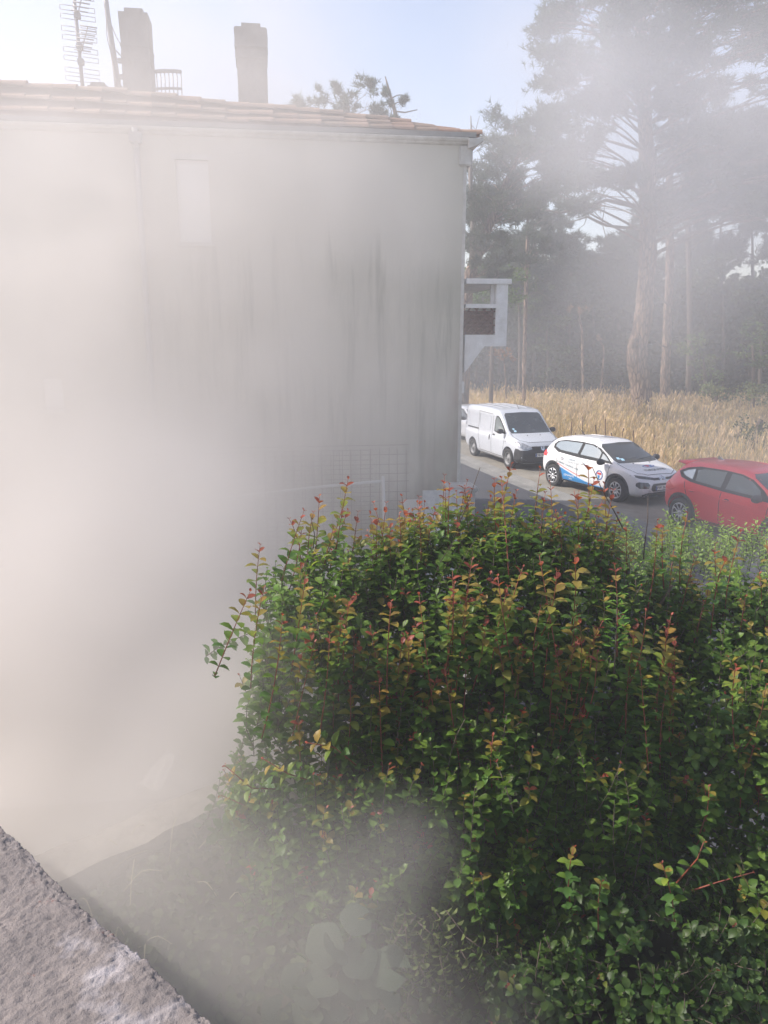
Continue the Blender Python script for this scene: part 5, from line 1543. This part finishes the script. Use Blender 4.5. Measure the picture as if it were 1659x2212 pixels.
for px, py, w_, h_, Y, f, lab in ((1180, 700, 45, 70, 54, 1.0, 'between the slender pine and the dead trunks'), (1280, 640, 50, 60, 57, .9, 'under the sky gap'), (1340, 760, 40, 60, 55, .8, 'left of the kinked trunk low down'),
        (1440, 600, 60, 60, 58, 1.0, 'high between the kinked trunk and the slim one'), (1560, 600, 60, 70, 56, 1.2, 'high at the right of the trunks'), (1640, 640, 50, 60, 54, 1.2, 'at the right edge above the overhanging foliage'), (1230, 800, 50, 36, 53, .8, 'low behind the grass left of the kinked trunk')):
    leafy(px, py, Y, w_, h_, 12, 130, 'dull green leafy tree ' + lab, (.042 * f, .068 * f, .030 * f), size=.24)
# brown dead fronds under the balcony, thin dead trunks
dead = simple_tree('dry_bush', [(1095, 862), (1092, 820), (1088, 775)], [.05, .04, .02], 44, [cl_at(1085, 768, 44, .6, .4), cl_at(1105, 775, 44, .5, .3), cl_at(1070, 762, 44, .4, .3)], 60, 'brown dead foliage hanging below the balcony end', leaf=True, size=.16, col=(.20, .11, .065), limbs=False, cat='bush')
simple_tree('dead_pine', [(1265, 770), (1258, 730), (1252, 690), (1250, 660)], [.09, .08, .06, .03], 50, [cl_at(1250, 670, 50, .8, .3)], 30, 'thin dead trunk with a brown tuft in the dark wood', size=.3, col=(.15, .11, .07), limbs=False)
simple_tree('dead_pine', [(1300, 790), (1304, 765), (1298, 740), (1292, 720)], [.07, .06, .05, .02], 51, [cl_at(1296, 730, 51, .2, .2)], 6, 'short pale dead trunk right of the brown-tufted one', size=.2, col=(.2, .15, .1), limbs=False)
# undergrowth that closes the wood
P, A, S_, C_ = [], [], [], []
for k in range(24000):
    x = rng.uniform(-6, 62); y = rng.uniform(55, 72); z = rng.random() ** 1.1 * (7.5 + 3.0 * noise.noise(Vector((x * .15, y * .2, 0))))
    P.append((x, y, z)); A.append(rng.normal(0, 1, 3)); S_.append(rng.uniform(.4, .75)); C_.append(np.array((.022, .036, .018)) * rng.uniform(.5, 1.6))
ug = link('undergrowth', leaves_mesh('undergrowth', P, A, rng.normal(0, 1, (len(P), 3)), np.array(S_), .7, .3, np.array(C_)), M_leafm)
tag(ug, 'dark undergrowth filling the wood behind the trunks', 'undergrowth', kind='stuff')
P, A, S_, C_ = [], [], [], []
for k in range(9000):
    x = rng.uniform(-12, 80); y = rng.uniform(70, 84); z = rng.random() * (9.0 + 3.0 * noise.noise(Vector((x * .12, 3, 0))))
    P.append((x, y, z)); A.append(rng.normal(0, 1, 3)); S_.append(rng.uniform(.9, 1.5)); C_.append(np.array((.02, .034, .02)) * rng.uniform(.5, 1.5))
fw = link('distant_wood', leaves_mesh('distant_wood', P, A, rng.normal(0, 1, (len(P), 3)), np.array(S_), .8, .3, np.array(C_)), M_leafm)
tag(fw, 'far depth of the dark wood closing the view', 'wood', kind='stuff')

# ---------------------------------------------------------------- the dry grass
M_grass = mat('dry grass', (0.4, 0.3, 0.15), 0.75, attr='tint', transl=0.35, spec=0.2)
n = 62000
T = rng.uniform(-36, 24, n); Nn = 4.3 + 46 * rng.random(n) ** 1.9
bend = 0.0022 * np.maximum(0, T) ** 2
X = RO.x + RD.x * T + RN.x * (Nn + bend); Yg = RO.y + RD.y * T + RN.y * (Nn + bend)
ok = (X > 1.5) & (X < 40) & (Yg > 12) & (Yg < 56)
X, Yg = X[ok], Yg[ok]; n = len(X)
dens = np.array([noise.noise(Vector((x * .35, y * .35, 0))) for x, y in zip(X, Yg)])
H_ = (0.62 + .42 * dens) * rng.uniform(.55, 1.25, n)
# lower grass near the shoulder and toward the right-hand side
near = np.clip(((X - RO.x) * RN.x + (Yg - RO.y) * RN.y - 4.2) / 1.5, .45, 1)
H_ *= near * np.clip(1.25 - (X - 12) * .035, .5, 1.25)
az = rng.uniform(0, 6.28, n); lean = rng.uniform(.08, .6, n)
dx, dy = np.cos(az) * lean * H_, np.sin(az) * lean * H_
w = rng.uniform(.006, .014, n) * (1 + (Yg - 20) * .02)
pa_ = az + 1.57
sx, sy = np.cos(pa_) * w, np.sin(pa_) * w
b = np.stack([X, Yg, np.zeros(n) - .05], 1); s = np.stack([sx, sy, np.zeros(n)], 1)
m_ = b + np.stack([dx * .35, dy * .35, H_ * .62], 1); t_ = b + np.stack([dx, dy, H_], 1)
# seed head: a small diamond at the top
hd = np.stack([dx, dy, H_ * .5], 1); hd = hd / np.linalg.norm(hd, axis=1, keepdims=True) * (rng.uniform(.14, .34, n)[:, None])
hw = s * rng.uniform(1.5, 4.2, n)[:, None]
V = np.stack([b - s, b + s, m_ + s * .8, m_ - s * .8, t_, t_ - hd * .5 + hw, t_ + hd * .5, t_ - hd * .5 - hw], 1).reshape(-1, 3)
base = np.array([[0, 1, 2], [0, 2, 3], [3, 2, 4], [4, 5, 6], [4, 6, 7]])
F = (base[None] + (np.arange(n) * 8)[:, None, None]).reshape(-1, 3)
gold = np.array((.50, .35, .215)); straw = np.array((.58, .45, .32)); olive = np.array((.24, .22, .11))
f = rng.random((n, 1)); tint = gold * f + straw * (1 - f)
gr = np.clip((dens[:, None] * -2.2 - .25 + rng.normal(0, .15, (n, 1))), 0, 1)
tint = tint * (1 - gr * .75) + olive * gr * .75
tint = tint * rng.uniform(.7, 1.2, (n, 1))
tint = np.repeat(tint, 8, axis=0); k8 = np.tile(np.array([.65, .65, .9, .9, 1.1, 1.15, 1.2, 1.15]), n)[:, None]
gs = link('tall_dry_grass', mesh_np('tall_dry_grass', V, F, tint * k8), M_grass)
tag(gs, 'tall golden dry grass with seed heads covering the field behind the cars', 'grass', kind='stuff')
# dark dock stalks standing in the grass
M_dock = mat('dark dock stalk', (0.09, 0.055, 0.04), 0.9)
it = []
for px, py in [(1235, 905), (1262, 900), (1290, 918), (1310, 905), (1345, 925), (1368, 930), (1385, 945), (1245, 935), (1415, 940), (1470, 985), (1480, 960), (1325, 935)]:
    Y = rng.uniform(24, 30); p = at(px, py, Y)
    it.append(([(p.x, p.y, 0), (p.x + rng.normal(0, .05), p.y, p.z * .6), (p.x + rng.normal(0, .06), p.y, max(.7, p.z))], [.008, .014, .02]))
tag(tubes('dock_stalks', it, M_dock), 'dark seeding dock stalks standing in the golden grass', 'weeds', kind='stuff')

# ---------------------------------------------------------------- smoke and haze
def smoke(name, lo_, hi_, res, blobs, nscale, m, thr, stretch=(1, 1, 1), lab=''):
    me = bpy.data.meshes.new(name); o = bpy.data.objects.new(name, me); COL.objects.link(o)
    ng = bpy.data.node_groups.new(name, 'GeometryNodeTree')
    ng.interface.new_socket('Geometry', in_out='OUTPUT', socket_type='NodeSocketGeometry')
    N = ng.nodes; L = ng.links
    def op(kind, o_, *args):
        n = N.new('ShaderNodeVectorMath' if kind == 'v' else 'ShaderNodeMath'); n.operation = o_
        for i, x in enumerate(args):
            if hasattr(x, 'links'): L.new(x, n.inputs[i])
            else: n.inputs[i].default_value = x
        return n.outputs['Value'] if o_ == 'LENGTH' else n.outputs[0]
    pos = N.new('GeometryNodeInputPosition').outputs[0]
    # warp the blobs a little so that no outline is a clean curve
    wn = N.new('ShaderNodeTexNoise'); wn.inputs['Scale'].default_value = .45; wn.inputs['Detail'].default_value = 2; L.new(pos, wn.inputs[0])
    wv = op('v', 'SUBTRACT', wn.outputs[1], (.5, .5, .5)); wv = op('v', 'MULTIPLY', wv, (2.4, 2.4, 2.4)); pw = op('v', 'ADD', pos, wv)
    tot = None
    for c, r, a in blobs:
        d = op('v', 'LENGTH', op('v', 'DIVIDE', op('v', 'SUBTRACT', pw, tuple(c)), tuple(r)))
        mr = N.new('ShaderNodeMapRange'); mr.interpolation_type = 'SMOOTHSTEP'; L.new(d, mr.inputs[0])
        for i, x in enumerate((1, .15, 0, a)): mr.inputs[i + 1].default_value = x
        tot = mr.outputs[0] if tot is None else op('m', 'ADD', tot, mr.outputs[0])
    mp = op('v', 'MULTIPLY', pos, stretch)
    nz = N.new('ShaderNodeTexNoise'); nz.inputs['Scale'].default_value = nscale; nz.inputs['Detail'].default_value = 4.5; nz.inputs['Distortion'].default_value = .9
    L.new(mp, nz.inputs[0])
    m2 = N.new('ShaderNodeMapRange'); L.new(nz.outputs[0], m2.inputs[0])
    for i, x in enumerate(thr): m2.inputs[i + 1].default_value = x
    den = op('m', 'MULTIPLY', tot, m2.outputs[0])
    vc = N.new('GeometryNodeVolumeCube'); L.new(den, vc.inputs['Density']); vc.inputs['Min'].default_value = lo_; vc.inputs['Max'].default_value = hi_
    for k, i in enumerate(('X', 'Y', 'Z')): vc.inputs['Resolution ' + i].default_value = res[k]
    sm = N.new('GeometryNodeSetMaterial'); sm.inputs['Material'].default_value = m
    L.new(vc.outputs[0], sm.inputs[0]); out = N.new('NodeGroupOutput'); L.new(sm.outputs[0], out.inputs[0])
    md = o.modifiers.new('volume', 'NODES'); md.node_group = ng
    me.materials.append(m)
    return tag(o, lab, 'smoke', kind='stuff')
def volmat(name, col, dens, an):
    m = bpy.data.materials.new(name); m.use_nodes = True; t = m.node_tree; t.nodes.clear()
    pv = t.nodes.new('ShaderNodeVolumePrincipled'); ou = t.nodes.new('ShaderNodeOutputMaterial'); t.links.new(pv.outputs[0], ou.inputs['Volume'])
    pv.inputs['Color'].default_value = (*col, 1); pv.inputs['Density'].default_value = dens; pv.inputs['Anisotropy'].default_value = an
    return m
M_smoke = volmat('smoke', (.95, .912, .878), 1.0, .1)
SB = []
def sb(px, py, Y, r, a):
    p = at(px, py, Y); SB.append(((p.x, p.y, p.z), r, a))
sb(0, 900, 9.5, (4.6, 4.4, 6.0), .30)
sb(150, 1300, 7.5, (3.4, 3.2, 3.2), .30)
sb(520, 1050, 10.0, (3.6, 3.4, 3.4), .30)
sb(560, 600, 11, (4.2, 2.8, 4.6), .24)
sb(820, 780, 11.5, (2.2, 2.0, 3.0), .15)
sb(300, 260, 11, (5.0, 3.4, 3.0), .17)
sb(200, 1230, 8.2, (3.2, 2.6, 2.0), .34)
sb(150, 1230, 5.8, (2.3, 1.8, 1.5), .46)
sb(250, 1180, 10.5, (4.2, 3, 2.6), .26)
sb(580, 1540, 4.7, (1.15, 1.0, 1.2), .60)
sb(280, 1700, 4.9, (2.0, 1.7, 1.5), .38)
sb(760, 2100, 2.9, (1.05, .8, .7), .52)
sb(420, 2000, 3.1, (1.4, 1.2, 1.0), .80)
sb(180, 1880, 3.7, (1.1, .9, .8), .45)
sb(100, 1790, 4.6, (1.7, 1.3, 1.0), .7)
sb(1000, 2060, 2.7, (.5, .6, .5), .50)
sb(1200, 2130, 2.6, (.5, .5, .4), .20)
smoke('smoke', (-9.5, .9, -.02), (3.2, 13.9, 9.5), (104, 104, 80), SB, .42, M_smoke, (.33, .69, .40, 1.52), (1, 1, 1.2),
      'thick pale smoke filling the yard at the left and drifting past the large shrub')
M_smoke2 = volmat('thin smoke', (.85, .85, .88), 1.0, 0.0)
SB = []
sb(1560, 330, 22, (6.5, 5, 5.0), .15)
sb(1250, 180, 23, (5.0, 4, 4.5), .15)
sb(1480, 620, 24, (5.5, 5, 3.5), .06)
sb(1600, 1020, 13, (2.6, 3.0, 1.6), .06)
sb(1560, 1190, 7.2, (1.3, .8, .8), .06)
sb(1250, 760, 30, (7, 7, 3.5), .02)
smoke('smoke', (-1.5, 5.9, .02), (22, 38, 20), (88, 112, 76), SB, .16, M_smoke2, (.30, .70, .45, 1.4), (1, 1, 1.1),
      'thin drifting smoke veiling the tall pines and the red car')
M_haze = volmat('haze', (.93, .95, 1.0), .0058, .2)
hz = box('haze', (-60, -12, -1.2), (90, 100, 27), M_haze)
tag(hz, 'thin bluish air between the viewer and the far wood', 'haze', kind='stuff')
for m_ in bpy.data.materials:
    if m_.name in ('haze',): pass
